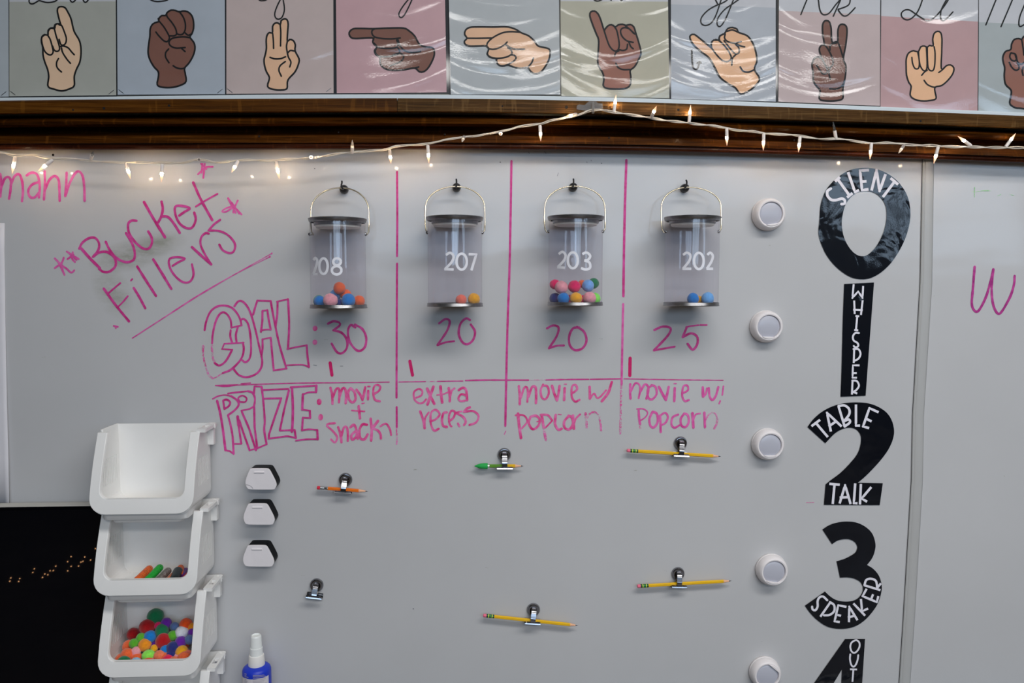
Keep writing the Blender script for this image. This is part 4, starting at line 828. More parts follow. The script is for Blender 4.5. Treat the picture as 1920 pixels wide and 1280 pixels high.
# ---------------------------------------------------------------- push lights
def puck(px, py, ang, lab):
    root = thing('push_light', lab, 'push light', P(px, py, 0), 'round white push lights beside the numerals', (0, math.radians(ang), 0))
    MB().lathe([(.0318, 0), (.0330, .002), (.0334, .006), (.0325, .0075), (.0328, .009), (.0325, .014), (.0308, .020), (.0287, .0238), (.0268, .0250), (.0245, .0246), (.0238, .0235), (.0236, .018), (.001, .018)], ax='y', n=56).build('body', M_puck, root, smooth=35, local=True)
    MB().lathe([(.0234, .0205)]+[(.0234*math.cos(a*PI/20), .0205+.0042*math.sin(a*PI/20)) for a in range(1, 10)]+[(.0002, .0247)], ax='y', n=48).build('lens', M_lens, root, smooth=60, local=True)
    mb = MB(); a0 = math.radians(236); a1 = math.radians(304); arc = [(.0246*math.cos(a0+(a1-a0)*i/14), .0246*math.sin(a0+(a1-a0)*i/14)) for i in range(15)]
    n = 15; mb.add([(x, -.0266, z) for x, z in arc]+[(x, -.020, z) for x, z in arc], [tuple(range(n)), tuple(range(2*n-1, n-1, -1))]+[(i, (i+1) % n, n+(i+1) % n, n+i) for i in range(n)])
    mb.build('sensor_bar', M_puck, root, local=True, bevel=.0006)
puck(1438, 402.5, -10, 'round white push light, topmost, beside the word SILENT')
puck(1434, 611.5, 2, 'round white push light beside the word WHISPER')
puck(1436.5, 831, 0, 'round white push light beside the words TABLE TALK')
puck(1444, 1065, 10, 'round white push light beside the word SPEAKER')
puck(1431.5, 1256.5, -140, 'round white push light cut off by the bottom edge')

# ---------------------------------------------------------------- bulldog clips and pencils
def clip(px, py, jx, jy, ang, label, jaw_d=.021, swing=0):
    root = thing('magnetic_bulldog_clip', label, 'clip', P(px, py, 0), 'round magnetic bulldog clips')
    MB().lathe([(.0138, 0), (.0140, .002), (.0136, .0036), (.0128, .0050), (.0118, .0062), (.0100, .0066), (.0070, .0060), (.0045, .0058), (.0002, .0058)], P(px, py, 0), 'y', 40).build('magnet_disc', M_chrome, root, smooth=35)
    A = P(px, py, .007); J = P(jx, jy, .017); dn = (J-A); dn.y = 0; L = dn.length; dn.normalize(); sx = Vector((dn.z*-1, 0, dn.x)); sx = Vector((-dn.z, 0, dn.x))
    a = math.radians(ang); jxv = Vector((math.cos(a), 0, -math.sin(a)))
    B = Vector((P(px, py, 0).x, 0, P(px, py, 0).z))
    def pt(s, l, d, side=None): return B + dn*l + (side or sx)*s + Vector((0, -d, 0))
    # folded upper arm: rises from the disc, curls over the coil and runs down to the jaw
    path = [(-.006, .0055, .0035), (-.0045, .0095, .0045), (-.001, .0135, .005), (.003, .0155, .0052), (.0075, .0165, .0056), (.0115, .0185, .0056), (.0155, .0195, .005), (L-.0035, .0190, .0052), (L-.001, .0195, .0056)]
    rings = []
    for l, d, w in path: rings.append([pt(-w, l, d), pt(w, l, d), pt(w, l, d+.001), pt(-w, l, d+.001)])
    MB().loft(rings).build('upper_arm', M_chrome, root, smooth=35, bevel=.0002, bseg=1)
    # spring coil
    co = []
    for i in range(49):
        t = i/48; th = t*4*2*PI; co.append(pt(-.0055+.011*t, .0095+.0034*math.cos(th), .0135+.0034*math.sin(th)))
    MB().tube(co, .00065, 6).build('spring_coil', M_brass, root, smooth=60)
    rings = []
    for l, d, w in [(-.005, .0066, .0045), (.004, .0070, .0048), (.012, .0078, .005), (L, .0085, .0052)]:
        rings.append([pt(-w, l, d), pt(w, l, d), pt(w, l, d+.0008), pt(-w, l, d+.0008)])
    MB().loft(rings).build('lower_arm', M_chrome, root, smooth=35)
    # jaws: a rolled front lip and a flat back plate
    Jw = B+dn*L; up = Vector((math.sin(a), 0, math.cos(a)))
    def jp(s, u, d): return Jw + jxv*s + up*u + Vector((0, -d, 0))
    for nm, prof, w in (('front_jaw', [(.0032, .0185), (.0010, .0215), (-.0012, .0222), (-.0030, .0205), (-.0036, .0190), (-.0028, .0182), (-.0012, .0200), (.0010, .0196), (.0028, .0170)], .0162),
                        ('back_jaw', [(.0058, .0060), (.0020, .0068), (-.0034, .0072), (-.0042, .0082), (-.0036, .0090), (.0020, .0078), (.0058, .0070)], .0165)):
        rings = [[jp(s, u*(.8 if abs(s) > .0158 else 1), d) for u, d in prof] for s in (-w, -w+.0008, -w*.35, w*.35, w-.0008, w)]
        MB().loft(rings).build(nm, M_chrome, root, smooth=30)
    return root
def pencil(x0, y0, x1, y1, kind, label, d=.0125, R=.0037):
    a, b = P(x0, y0, d), P(x1, y1, d); L = (b-a).length; ang = math.atan2(-(b.z-a.z), b.x-a.x)
    root = thing('pencil', label, 'pencil', a, 'pencils held in the bulldog clips', (0, ang, 0))
    k = L/math.hypot(x1-x0, y1-y0)
    def seg(name, m, prof, n=20, rot=0, smooth=40):
        mb = MB(); rings = [[(x*k, -r*math.cos(2*PI*j/n+rot), r*math.sin(2*PI*j/n+rot)) for j in range(n)] for x, r in prof]
        return mb.loft(rings).build(name, m, root, smooth=smooth, local=True)
    T = math.hypot(x1-x0, y1-y0); wood_m = M_pwood; lead = M_lead
    if kind == 'orange':
        seg('eraser', M_er_red, [(0, R*.75), (.8, R*.95), (6.5, R*.95)])
        fr = seg('ferrule', M_alu, [(6, R*1.0), (10, R*1.02), (10.4, R*.9), (11.4, R*.9), (11.8, R*1.02), (13.5, R*1.02), (13.8, R*.92), (14.6, R*.95), (15, R*1.02), (20.5, R*1.02)])
        b0, b1, m = 20.3, T-17.5, M_pc_orange
    elif kind == 'green':
        seg('eraser_cap', M_cap, [(0, .0004), (1, .0011), (8, R*1.15), (13, R*1.5), (20, R*1.62), (24.5, R*1.6), (25, R*1.45), (25, R*.8)])
        seg('ferrule', M_alu, [(25, R*.85), (28.5, R*.88)])
        seg('green_barrel', M_pc_green, [(28, R), (62, R)], 6, PI/6, 20)
        b0, b1, m = 62, T-16, M_pc_yel
    else:
        seg('eraser', M_er_pink, [(0, R*.7), (.7, R*.95), (6.5, R*.95)])
        seg('ferrule', M_ferr, [(6, R*1.0), (20.5, R*1.0)])
        for p, q_ in ((9.3, 10.8), (15.8, 17.2)): seg('ferrule_band', M_fband, [(p, R*1.035), (q_, R*1.035)])
        for p in (12.4, 13.8): seg('ferrule_band', M_fband2, [(p, R*1.03), (p+.5, R*1.03)])
        b0, b1, m = 20.3, T-15.5, M_pc_yel
    seg('barrel', m, [(b0, R), (b1-1, R), (b1+1.5, R*.93)], 6, PI/6, 20)
    seg('sharpened_wood', wood_m, [(b1, R*.95), (T-4.5, R*.33)], 20)
    seg('graphite_tip', lead, [(T-4.8, R*.35), (T, .0002)], 12)
M_pwood = varied('cut_cedar', D(226, 172, 138), .7, .08, 300); M_lead = mat('graphite', (.04, .04, .045), .4, .3)
M_er_red = varied('red_eraser', D(176, 30, 52), .8, .05, 300); M_er_pink = varied('pink_eraser', D(206, 98, 122), .8, .05, 300); M_alu = mat('aluminium_ferrule', (.7, .7, .7), .25, 1)
M_cap = varied('green_rubber', D(24, 138, 60), .7, .05, 200); M_ferr = mat('green_black_ferrule', D(16, 62, 34), .3, .4); M_fband = mat('yellow_ferrule_band', D(170, 190, 50), .4); M_fband2 = mat('green_ferrule_band', D(50, 140, 50), .4)
M_pc_yel = varied('yellow_lacquer', D(236, 184, 18), .3, .03, 80, coat=.3); M_pc_orange = varied('orange_lacquer', D(250, 122, 14), .3, .03, 80, coat=.3); M_pc_green = varied('green_lacquer', D(74, 120, 30), .35, .05, 120)
clip(648, 898.5, 644.5, 921, 4, 'bulldog clip holding the short orange pencil')
clip(945.5, 851.7, 946, 876, 1, 'bulldog clip holding the green-capped pencil')
clip(1275.4, 830, 1275.2, 852.5, 3, 'bulldog clip holding the upper long yellow pencil')
clip(594, 1096, 590, 1117, 8, 'empty bulldog clip, lowest on the left, holding nothing', swing=1)
clip(1000, 1142, 998, 1165, 5, 'bulldog clip holding the lowest yellow pencil')
clip(1270.8, 1074.5, 1271.5, 1097, 2, 'bulldog clip holding the yellow pencil that rises to the right')
pencil(594.5, 914, 690, 921, 'orange', 'short orange pencil with a red eraser and silver ferrule')
pencil(889.5, 873.5, 981.5, 873.4, 'green', 'stubby pencil with a pointed green eraser cap')
pencil(1175.5, 844.3, 1351.5, 855.5, 'yellow', 'long yellow pencil just under the word Popcorn')
pencil(906, 1153.3, 1083.5, 1172.3, 'yellow', 'long yellow pencil lowest on the board, sloping down to the right')
pencil(1195, 1098.7, 1371.5, 1088.6, 'yellow', 'long yellow pencil with its point tilted up to the right')

# ---------------------------------------------------------------- white magnetic clips
oc = cr(430, 850, 5.3333)
OUT = [(225,150),(370,150),(395,160),(412,182),(464,285),(469,325),(455,350),(430,361),(215,359),(180,345),(163,310),(163,265),(190,190),(205,160)]
for k, (dx, dy, lab) in enumerate(((0, 0, 'white and black magnetic clip, top one of the three'), (-19, 351, 'white and black magnetic clip, middle one of the three'), (-24, 769, 'white and black magnetic clip, bottom one of the three'))):
    pts = smoothloop(oc([(x+dx, y+dy) for x, y in OUT])); w = [P(x, y, .036) for x, y in pts]; cn = sum(w, Vector())/len(w)
    root = thing('magnetic_clip', lab, 'clip', (cn.x, 0, cn.z), 'white and black magnetic clips')
    def ext(y0, y1, s): 
        mb = MB(); n = len(w)
        vs = [Vector((cn.x+(p.x-cn.x)*s, -y, cn.z+(p.z-cn.z)*s)) for y in (y0, y1) for p in w]
        return mb.add(vs, [tuple(range(n)), tuple(range(2*n-1, n-1, -1))]+[(i, (i+1) % n, n+(i+1) % n, n+i) for i in range(n)])
    ext(0, .0305, .985).build('black_body', M_blackg, root, smooth=40, bevel=.002)
    ext(.0315, .0365, 1.0).build('front_plate', M_gwhite, root, smooth=40, bevel=.0018, bseg=3)
    gx = oc([((300+dx), (187+dy))])[0]
    g0, g1 = P(gx[0]-9.5, gx[1], .0368), P(gx[0]+9.5, gx[1], .0368)
    MB().tube([g0, g1], .0019, 10).build('grip_ridge', M_gwhite, root, smooth=60)
    if k == 0:
        mb = MB(); stroke(mb, oc([(168,312),(200,318),(225,335),(235,350)]), .7, plane(.0369)); mb.build('crack', mat('crack_line', D(110, 108, 112), .7), root)
# ---------------------------------------------------------------- stacking bins
def u_profile(hw, z0, zt, r, zs=()):
    pts = [(-hw, zt)] + [(-hw, z) for z in zs] + [(-hw, z0+r)]
    for i in range(1, 6): a = PI+PI/2*i/6; pts.append((-hw+r+r*math.cos(a), z0+r+r*math.sin(a)))
    pts += [(-hw+r, z0), (0, z0), (hw-r, z0)]
    for i in range(1, 6): a = -PI/2+PI/2*i/6; pts.append((hw-r+r*math.cos(a), z0+r+r*math.sin(a)))
    return pts + [(hw, z0+r)] + [(hw, z) for z in zs[::-1]] + [(hw, zt)]
H_, HW = .150, .0885
def fdep(z, base=.118): return base - .050*max(0, min(1.05, z/H_))**1.5
def bin_(px, py, label):
    O = P(px, py, .014); root = thing('stacking_bin', label, 'bin', (O.x, O.y, O.z), 'white plastic bins stacked in a column')
    L3 = lambda x, d, z: (x, -d, z)
    zs = (.118, .092, .066, .040); prof = u_profile(HW, 0, H_, .020, zs)
    cols = [0]; sl = []
    for i in range(9): a = .014+i*.0072; cols += [a, a+.0021]; sl.append(len(cols)-2)
    cols += [.086, .100, .2]; nc = len(cols)
    mb = MB()
    for x, z in prof:
        fd = fdep(z)
        for j, c in enumerate(cols): mb.add([L3(x, min(c, fd-.0004*(nc-1-j)), z)], [])
    for i in range(len(prof)-1):
        side = {round(prof[i][1], 4), round(prof[i+1][1], 4)}; hole = abs(prof[i][0]) == HW and abs(prof[i+1][0]) == HW and side <= {.092, .066, .040}
        for j in range(nc-1):
            if hole and j in sl: continue
            mb.f.append((i*nc+j, i*nc+j+1, (i+1)*nc+j+1, (i+1)*nc+j))
    n = len(mb.v); mb.add([L3(x, 0, z) for x, z in prof], [tuple(range(len(prof)))])
    o = mb.build('shell', M_binw, root, local=True, weld=True); s = o.modifiers.new('s', 'SOLIDIFY'); s.thickness = .0022; s.offset = 0
    # front collar: broad flat band round the opening, leaning back with the walls
    def band(hw, z0, r): return [(x, z) for x, z in u_profile(hw, z0, H_-.004, r, (.118, .09, .06))]
    outer, inner = band(.0945, .001, .030), band(.0765, .030, .015)
    rings = []
    for (xo, zo), (xi, zi) in zip(outer, inner):
        do, di = fdep(zo, .124), fdep(zi, .124); k = .5+.5*min(1, max(0, (H_-.004-zo)/.02))
        rings.append([L3(xo, do-.007, zo), L3(xo, do-.001, zo), L3(xo*.992+xi*.008, do, zo*.99+zi*.01), L3(xi*.97+xo*.03, di, zi*.97+zo*.03), L3(xi, di-.0012, zi), L3(xi*.99, di-.008, zi)])
    mb = MB().loft(rings)
    mb.build('front_collar', M_binw, root, local=True, smooth=45, bevel=.0008)
    # stepped base that nests into the bin below
    for z0, z1, hw, d1 in ((-.0135, .002, .0795, .110), (-.0215, -.0133, .0655, .100)):
        mb = MB(); pr = []
        for cx_, cy_, a0 in ((hw-.012, d1-.012, 0), (-hw+.012, d1-.012, PI/2), (-hw+.012, .030, PI), (hw-.012, .030, 1.5*PI)):
            for i in range(5): a = a0+PI/2*i/4; pr.append((cx_+.012*math.cos(a), cy_+.012*math.sin(a)))
        mb.loft([[L3(x*k, .02+(y-.02)*k, z) for x, y in pr] for z, k in ((z0, .975), (z0+.001, .985), (z1, 1.0))])
        mb.build('base_step', M_binw, root, local=True, smooth=40)
    # side ledges with slots, and the rear brackets
    for s in (-1, 1):
        def bx(xa, xb, da, db, za, zb):
            xs = sorted((s*xa, s*xb)); mb.box(xs[0], xs[1], -db, -da, za, zb)
        mb = MB(); x0, x1, zt = .0885, .1050, H_+.0008
        if s < 0:
            mb.box(-.0915, -.0880, -.070, 0, zt-.004, zt); mb.build('side_ledge', M_binw, root, local=True, bevel=.0005, bseg=1); continue
        out = [(x0, 0), (x1-.006, 0), (x1-.0018, .0018), (x1, .006), (x1, .070), (x1-.001, .0745), (x0, .0745)]
        hs_ = [[(x0+.0045, .006), (x0+.0045, .0115), (x1-.005, .0115), (x1-.005, .006)], [(x0+.003, .032), (x0+.003, .054), (x1-.0045, .054), (x1-.0045, .032)]]
        loops = [[Vector((u, v, 0)) for u, v in l] for l in (out, *hs_)]; flat = [p for l in loops for p in l]; tr = tessellate_polygon(loops)
        for z in (zt, zt-.0065): mb.add([L3(s*p.x, p.y, z) for p in flat], [tuple(t) for t in tr])
        k = 0; nf = len(flat)
        for l in loops:
            m_ = len(l)
            for i in range(m_): mb.f.append((k+i, k+(i+1) % m_, nf+k+(i+1) % m_, nf+k+i))
            k += m_
        mb.box(*sorted((s*(x1-.0002), s*(x1+.0012))), -.0185, -.0155, zt-.0085, zt+.0006)
        mb.build('side_ledge', M_binw, root, local=True)
        mb = MB(); bx(HW, .1005, .0, .0125, H_-.042, H_-.002); mb.build('rear_bracket', M_binw, root, local=True, bevel=.0008, bseg=1)
    return root
bins = [bin_(311, 932, 'empty white plastic stacking bin, topmost of the column'), bin_(317.5, 1072.5, 'white stacking bin holding markers, second from the top'),
        bin_(324, 1214, 'white stacking bin full of pom poms, third from the top'), bin_(330.5, 1356, 'white stacking bin at the foot of the column, mostly below the photo')]
# pom poms heaped in the third bin: crop x, y, radius, colour, label tail
PB = [(540,955,75,'orange','orange pom pom at the far left front of the bin'),(640,920,58,'pink','pink pom pom behind the far left orange one in the bin'),(785,970,76,'neon lime','neon lime pom pom at the front of the bin'),
 (915,970,70,'peach','peach pom pom right of the neon lime one in the bin'),(640,1050,66,'pale blue','pale blue pom pom low at the left front of the bin'),(500,1090,82,'dark green','dark green pom pom in the lower left corner of the bin'),
 (780,1095,70,'orange','orange pom pom under the neon lime one in the bin'),(1005,1030,74,'hot pink','hot pink pom pom at the front of the bin'),(1195,1020,88,'orange','large orange pom pom in the lower right corner of the bin'),
 (1075,1070,68,'peach','peach pom pom under the hot pink one in the bin'),(950,1120,60,'peach','peach pom pom lowest in the middle of the bin'),(655,1125,55,'deep orange','deep orange pom pom lowest at the left of the bin'),(870,1070,52,'dark red','small dark red pom pom in a gap at the bin front'),
 (742,845,76,'amber','amber pom pom in the middle left of the bin'),(848,885,45,'yellow','small yellow pom pom between amber and peach ones in the bin'),(800,752,74,'blue','blue pom pom in the middle of the bin'),(700,770,62,'leaf green','leaf green pom pom at the left behind the amber one'),
 (950,802,90,'dark red','dark red pom pom in the centre of the bin'),(975,905,60,'blue','blue pom pom below the central dark red one'),(1062,885,84,'navy','navy pom pom left of the bright yellow one in the bin'),(1165,925,78,'yellow','bright yellow pom pom at the right of the bin'),
 (1150,815,74,'purple','purple pom pom at the right behind the yellow one'),(1250,785,60,'slate blue','slate blue pom pom against the right side of the bin'),(1060,740,62,'leaf green','leaf green pom pom right of the centre of the bin'),(1165,700,80,'white','white pom pom at the upper right of the bin'),
 (935,685,82,'dark green','dark green pom pom above the central dark red one'),(770,640,94,'dark red','large dark red pom pom at the back left of the bin'),(862,520,98,'dark green','dark green pom pom highest at the back of the bin'),(985,598,66,'purple','purple pom pom at the back of the bin'),
 (895,625,48,'magenta','magenta pom pom wedged at the back of the bin'),(1210,615,78,'deep orange','deep orange pom pom at the back right of the bin'),(1275,640,50,'amber','amber pom pom at the back right corner of the bin'),(1080,635,54,'slate blue','slate blue pom pom at the back of the bin'),
 (1275,700,44,'purple','small purple pom pom at the right back of the bin'),(1232,960,62,'coral','coral pom pom above the large corner orange one'),(620,830,60,'leaf green','leaf green pom pom low against the left side slots'),(1040,960,58,'navy','navy pom pom above the hot pink one')]
O3 = bins[2].location
for x, y, r, c, lab in PB:
    px, py = 150+x/6.097, 1070+y/6.097; d = .036+(y-520)/600*.076; rr = r/6.097/975
    z = P(px, py, d).z
    p = P(px, py, d); lim = HW-.0026-rr; p.x = O3.x+max(-lim, min(lim, p.x-O3.x)); p.y = min(p.y, O3.y-.0022-rr)
    if p.z-rr < O3.z+.0015: p.z = O3.z+.0015+rr
    pom(p, rr*.98, c, lab, 'pom poms heaped in the third bin')
# something for the heap to lie on: hidden lower pom poms
k = 0
for ix in range(6):
    for iy in range(3):
        c = random.choice(['blue', 'orange', 'green', 'dark red', 'purple', 'yellow', 'pink', 'navy'])
        p = Vector((O3.x-.068+ix*.0268+random.uniform(-.002, .002), O3.y-.018-iy*.030, O3.z+.0145+(2-iy)*.012))
        pom(p, .0128, c, 'pom poms buried under the heap in the third bin', 'pom poms buried under the heap')
# markers in the second bin
O2 = bins[1].location
fm = cr(150, 930, 5.334)
def ink_label(name, col, dark, amt):
    m = mat(name, col, .35); q = N(m); f = q.noise(q.coords('Object', (1, 1, 1)), 520, 2, .5); a = q.noise(q.coords('Object'), 70, 2)
    q.l(q.mix(q.ramp(q.math('MULTIPLY', f, q.math('ADD', a, .5)), [(.56-amt*.08, (0, 0, 0)), (.66-amt*.08, (.75, .75, .75))]), col, dark), q.b.inputs['Base Color']); return m
for x0, y0, x1, y1, r, col, dk, m_, lab in (
  (545,868,708,712,38,(238,106,40),(110,52,30),1,'orange marker furthest left in the second bin'),(650,868,812,700,38,(26,138,44),(14,60,24),.4,'green marker in the second bin'),
  (755,872,893,733,36,(88,78,76),(140,134,130),.2,'grey-brown marker in the second bin'),(850,876,950,775,32,(240,128,78),(150,70,50),.4,'pale orange marker between grey and black ones'),
  (1000,800,1008,704,36,(238,106,40),(110,52,30),.1,'orange marker whose end shows behind the black one'),(935,862,985,738,48,(14,26,28),(24,40,44),.1,'thick black marker in the second bin'),
  (1020,850,1062,735,34,(86,38,110),(50,20,70),.1,'purple marker behind the red one in the second bin'),(1022,872,1075,790,36,(176,10,32),(90,10,20),.1,'red marker furthest right in the second bin')):
    a, b = fm([(x0, y0), (x1, y1)]); R = r/5.334/985; deep = x0 in (1000, 1020); back = P(*b, .030 if deep else .048)
    front = P(*a, .066 if deep else .104); v = front-back
    front = back+v*1.06
    for q_ in (front, back):
        lim = HW-.004-R; q_.x = O2.x+max(-lim, min(lim, q_.x-O2.x))
    if front.z < O2.z+R+.002: front.z = O2.z+R+.002
    ax = (front-back).normalized(); Lm = (front-back).length
    root = thing('marker', lab, 'marker', back, 'markers lying in the second bin'); root.rotation_euler = (0, 0, 0)
    a_ = ax.cross(Vector((0, 0, 1))).normalized(); b_ = a_.cross(ax)
    def rings(pr, n=24): return [[back+ax*t+a_*(rr*math.cos(2*PI*j/n))+b_*(rr*math.sin(2*PI*j/n)) for j in range(n)] for t, rr in pr]
    MB().loft(rings([(0, R*.30), (.0006, R*.55), (.002, R*.82), (.005, R*.98), (.008, R), (Lm*.70, R)])).build('barrel', ink_label('marker_label', D(*col), D(*dk), m_), root, smooth=50)
    MB().loft(rings([(Lm*.70, R*1.0), (Lm*.705, R*1.05), (Lm*.97, R*1.02), (Lm, R*.9)])).build('cap', mat('marker_cap', D(*col, k=1.1), .3), root, smooth=50)

# ---------------------------------------------------------------- tray below the photo that carries bins and bottle
zt = bins[3].location.z-.0215
xl = P(204, 1300, .06).x
struct(MB().box(xl, 1.3, -.14, .0, zt-.02, zt).box(xl, 1.3, -.14, -.134, zt-.02, zt+.008), 'trim_5', mat('tray_aluminium', (.5, .5, .5), .35, .9), bevel=.001)

# ---------------------------------------------------------------- spray bottle
bc = P(481.5, 1260, .05); bc = Vector((bc.x, -.05, zt)); zz = lambda y: P(482, y, .05).z - zt
bt = thing('spray_bottle', 'blue-shouldered spray bottle with a white pump cap, cut off by the bottom edge', 'bottle', bc)
M_blue = mat('blue_bottle_plastic', D(14, 42, 158), .4); M_cap2 = mat('translucent_cap', D(206, 208, 206), .35)
RBt = .0280; zs_ = zz(1249)
MB().lathe([(RBt*.9, 0), (RBt, .004), (RBt, zs_-.012), (RBt*.995, zs_-.006), (RBt*.95, zs_-.002), (RBt*.84, zs_+.001), (RBt*.62, zs_+.0035), (RBt*.5, zs_+.004), (RBt*.45, zs_+.006)], bc, 'z', 48).build('bottle_body', M_blue, bt, smooth=50)
lt = zs_-.0125; th = MB(); n = 40
rings = [[bc+Vector(((RBt+.0004)*math.cos(a), (RBt+.0004)*math.sin(a), z)) for a in [math.radians(180+12+(336-192)*i/n) for i in range(n+1)]] for z in (.01, lt)]
th.loft(rings, closed=False); lab_ = th.build('label', mat('bottle_label', D(176, 172, 176), .5), bt, smooth=60)
lb = MB()
for r_, x0, x1 in [(y, a, b) for y in (1263+2.6*k_ for k_ in range(20)) for a, b in ((458.5, 467), (474, 501))]:
    def cp(px, py):
        r = ray(px, py); c = Vector((bc.x, bc.y)); A = r.x*r.x+r.y*r.y; ox, oy = EYE.x-c.x, EYE.y-c.y
        B_ = 2*(ox*r.x+oy*r.y); CC = ox*ox+oy*oy-(RBt+.0008)**2; return EYE+r*((-B_-math.sqrt(max(0, B_*B_-4*A*CC)))/(2*A))
    y_ = r_ - .10*abs(x0-470)*.2
    e = x1-random.uniform(0, 6); sg = lambda x: r_+3.2-((x-481.5)/26)**2*5; stroke(lb, [(x0, sg(x0)), ((x0+e)/2, sg((x0+e)/2)), (e, sg(e))], .9, cp, caps=False)
lb.build('fine_print', mat('faint_grey_print', D(142, 139, 146), .6), bt)
MB().lathe([(.0002, zs_+.004), (.0160, zs_+.004), (.0163, zs_+.006), (.0148, zz(1228)), (.0142, zz(1226.5)), (.0125, zz(1226)), (.0118, zz(1225))], bc, 'z', 40).build('collar', M_white, bt, smooth=45)
MB().lathe([(.0128, zz(1226)), (.0122, zz(1213)), (.0114, zz(1212.5)), (.0112, zz(1211.5)), (.0104, zz(1194)), (.0098, zz(1191)), (.0085, zz(1190)), (.0080, zz(1192)), (.0002, zz(1192))], bc, 'z', 40).build('pump_cap', M_cap2, bt, smooth=45)

# ---------------------------------------------------------------- black screen and paper at the left
M_screen = mat('black_screen_glass', (.0015, .002, .004), .02, spec=.35)
x0, x1 = P(-420, 1000, .055).x, P(199, 1000, .055).x; zT = P(90, 950, .055).z; zB = zT-.62
tv = thing('television', 'large black glossy screen at the lower left behind the white bins', 'television', (x0, -.03, zB))
MB().box(x0, x1, -.0505, -.022, zB, zT).build('casing', varied('casing_grey', D(160, 158, 152), .5, .03, 20), tv, bevel=.001)
MB().box(x0, x1, -.055, -.0503, zB, zT-.0003).build('bezel', M_blackg, tv, bevel=.0012)
MB().box(x0+.006, x1-.006, -.0556, -.0549, zB+.01, zT-.006).build('screen', M_screen, tv)
MB().box(x0+.2, x0+.5, -.022, -.0008, zT-.45, zT-.2).build('wall_mount', M_blackp, tv)
mb = MB(); rows = [(418, 8.5, .002), (470, 8.2, .002), (540, 9.5, .002), (640, 10.5, .003), (760, 13, .005), (860, 15.5, .008), (950, 17, .010)]
for y, x, d in rows: mb.add([P(-180, y, .002), P(-60, y, .002), P(x-22, y, .002+(d-.002)*.3), P(x-8, y, .002+(d-.002)*.6), P(x, y, d)], [])
for i in range(len(rows)-1): mb.f += [(i*5+j, i*5+j+1, i*5+j+6, i*5+j+5) for j in range(4)]
pp = mb.build('paper_sheet', varied('chart_paper', D(186, 184, 188), .8, .02, 20), None, smooth=60); s = pp.modifiers.new('s', 'SOLIDIFY'); s.thickness = .0006
tag(pp, 'tall white paper chart hanging at the left edge above the black screen', 'paper')

# ---------------------------------------------------------------- string lights
WIRE = [(-90,276),(-40,281),(0,284.5),(15,288),(33,291.5),(60,291),(85,295),(125,297),(165,302),(200,302),(235,304.5),(270,304.5),(310,304.5),(345,304.5),(373,299.5),(405,304),(440,301),(480,300),(515,299.5),(550,298),(583,295.5),(620,290.5),(660,286),(687.5,282.5),(725,280),(742,275),(775,272),(802,268.5),(830,262.5),(862,259),(892,255),(917,249),(940,246),(960,242),(985,236),(1012,232),(1035,225),(1065,220),(1090,214.5),(1107,207),(1130,206),(1155,211),(1185,216),(1222,221),(1260,227.5),(1295,231),(1330,235),(1360,240),(1385,244),(1410,246),(1432,250),(1477,252.5),(1502,255),(1540,260),(1570,261),(1602,264),(1635,267.5),(1665,268.5),(1697,270.5),(1727,272),(1762,274),(1790,275),(1822,275.5),(1852,276),(1885,277),(1920,276.5),(1970,280),(2040,284)]
def wd(x): return .050+.016*min(1, max(0, (x-620)/300))
wp = dense(WIRE, False, 3.0)
SLAB = 'string of small warm white fairy lights on white twisted wire swagged along the wood rail'
sl = thing('string_lights', SLAB, 'string lights', P(1107, 207, .066))
M_wire = mat('white_wire', D(176, 168, 156), .45)
for k in range(3):
    pts = []
    for i, p in enumerate(wp):
        a = i*.36+k*2*PI/3+1.4*math.sin(i*.045+k); r = .0016*(1+.45*math.sin(i*.031+1.7*k))
        c = P(p.x, p.y, wd(p.x)); pts.append(c+Vector((0, r*math.sin(a), r*math.cos(a))))
    MB().tube(pts, .0011, 6).build('wire_strand', M_wire, sl, smooth=60)
def bulbmat(name, lit):
    m = mat(name, (.9, .75, .6), .15); q = N(m)
    tc = q.n('ShaderNodeTexCoord'); sp = q.n('ShaderNodeSeparateXYZ'); q.l(tc.outputs['Object'], sp.inputs[0])
    z = q.math('DIVIDE', q.math('SUBTRACT', sp.outputs[2], .014), .019)
    col = q.ramp(z, [(0, (1.0, .74, .48)), (.40, (1.0, .70, .42)), (.55, (1.0, .52, .25)), (1.0, (1.0, .42, .18))])
    st_ = q.ramp(z, [(0, (.4,)*3), (.10, (1,)*3), (.26, (1,)*3), (.42, (.02,)*3), (.6, (.007,)*3), (1, (.003,)*3)])
    q.l(col, q.b.inputs['Emission Color']); q.l(q.math('MULTIPLY', st_, lit), q.b.inputs['Emission Strength']); return m
M_lit, M_dim = bulbmat('lit_bulb', 170.0), bulbmat('dim_bulb', 1.2)
M_dark = clearmat('unlit_bulb', (.5, .5, .48), .2, (.3, .3, .28), 2.0)
M_sock = mat('white_socket', D(214, 206, 200), .4); M_sockc = clearmat('clear_socket', (.85, .82, .8), .35, (.75, .7, .68), 1.5)
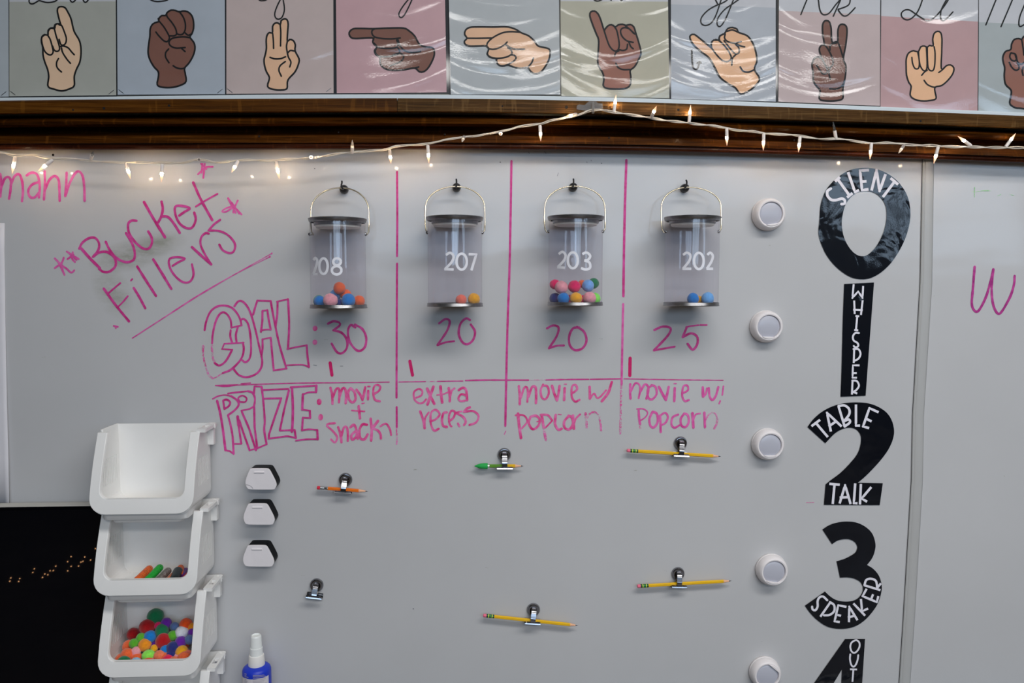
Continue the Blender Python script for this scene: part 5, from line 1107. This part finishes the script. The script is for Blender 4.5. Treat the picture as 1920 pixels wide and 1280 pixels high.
BULBS = [(28.7,292,22.5,326,1,1),(99,299,72.5,320,1,0),(170,298,175,284,-1,0),(236,305,245,337,1,1),(304,307,302.5,346,1,0),(373,299,373.5,300,-1,0),(446,302,435,322,1,0),(517.5,302,524,337,1,1),(583,294.5,583.5,295,1,0),(660.5,287,660.5,266,0,0),(731,282,733,307,1,1),(802,272,804.5,310,1,0),(870,256,866,267,0,1),(939,250,938.5,251.5,1,0),(1012.5,235,1014,266,1,0),(1081,214,1059,219,1,1),(1151,211,1155.5,175,1,0),(1221,220,1229,203,1,0),(1292,230,1295,196,1,0),(1362.5,240,1363,275,1,0),(1432,249,1431,284,1,0),(1500,256,1497,287,1,0),(1567.5,260,1562,229,-1,0),(1634,267.5,1631,300,1,0),(1695,272,1683,290,0,1),(1759,275,1750,310,1,0),(1821,273.5,1792,252.5,1,0),(1885,276,1905,249,1,0)]
ms = MB().lathe([(.0018, 0), (.0030, .0006), (.0032, .003), (.0033, .0155), (.0029, .0165), (.0012, .0165)], n=16)
mg = MB().lathe([(.0024, .0155), (.0027, .018), (.0026, .022), (.0021, .026), (.0012, .030), (.0006, .033), (.0001, .0345)], n=16)
protos = {}
for x, y, tx, ty, lit, cs in BULBS:
    d = wd(x)+.0005; a = P(x, y, d); b = P(tx, ty, d); l = (b-a).length; LL = .0345
    if l < LL: b = P(tx, ty, d+math.sqrt(LL*LL-l*l)*(.85 if l > .012 else 1))
    ax = (b-a).normalized(); key = (lit, cs)
    if key not in protos:
        so = ms.build('bulb_socket', M_sockc if cs else M_sock, sl, local=True, smooth=50)
        bu = mg.build('bulb', {1: M_lit, 0: M_dim, -1: M_dark}[lit], so, local=True, smooth=60); protos[key] = so
        if lit == -1: so['label'] = 'white socket with an unlit bulb'
    else: so = copy_tree(protos[key], sl)
    so.location = a-sl.location; so.rotation_mode = 'QUATERNION'; so.rotation_quaternion = ax.to_track_quat('Z', 'Y')
# clear adhesive hook carrying the top of the swag
ah = thing('adhesive_hook', 'clear plastic adhesive hook holding up the string lights on the wood rail', 'hook', P(1112, 200, .059))
MB().add([P(x, y, d) for d in (.0590, .0612) for x, y in ((1081, 205), (1081.5, 198), (1086, 195.5), (1096, 197), (1100, 193), (1104, 190), (1118, 190), (1121, 193), (1130, 194), (1130.5, 207), (1100, 208))],
    [tuple(range(11)), tuple(range(21, 10, -1))]+[(i, (i+1) % 11, 11+(i+1) % 11, 11+i) for i in range(11)]).build('hook_plate', M_clear2, ah, bevel=.0006)
MB().tube([P(1112, 193, .062), P(1112, 197, .068), P(1112, 206, .070), P(1112, 210.5, .073), P(1112, 207, .077), P(1112, 200, .078)], .0028, 10).build('hook_arm', M_clear2, ah, smooth=60)

# a second string of fairy lights inside the room, mirrored in the black screen
DOTS = [(62,637),(68,617),(118,639),(125,620),(207,582),(217,559),(269,613),(283,592),(302,597),(316,571),(336,570),(352,543),(427,514),(428,572),(449,482),(449,544),(496,542),(511,517),(523,512),(535,485),(572,503),(603,431),(616,454)]
pts = []
for x, y in DOTS:
    h = P(x/3.368, 900+y/3.368, .0556); r = (h-EYE); r = Vector((r.x, -r.y, r.z)); pts.append(h + r*((1.30-.0556)/abs(r.y)))
s2_ = thing('string_lights', 'warm fairy lights seen only as orange dots mirrored in the black screen', 'string lights', pts[0])
M_far = mat('far_bulb', (1, .6, .3), .4); M_far.node_tree.nodes['Principled BSDF'].inputs['Emission Color'].default_value = (1, .50, .22, 1); M_far.node_tree.nodes['Principled BSDF'].inputs['Emission Strength'].default_value = 30
for p in pts: MB().lathe([(.0002, -.0022), (.0013, -.0012), (.0017, 0), (.0013, .0012), (.0002, .0022)], p, 'z', 8).build('bulb', M_far, s2_, smooth=60)
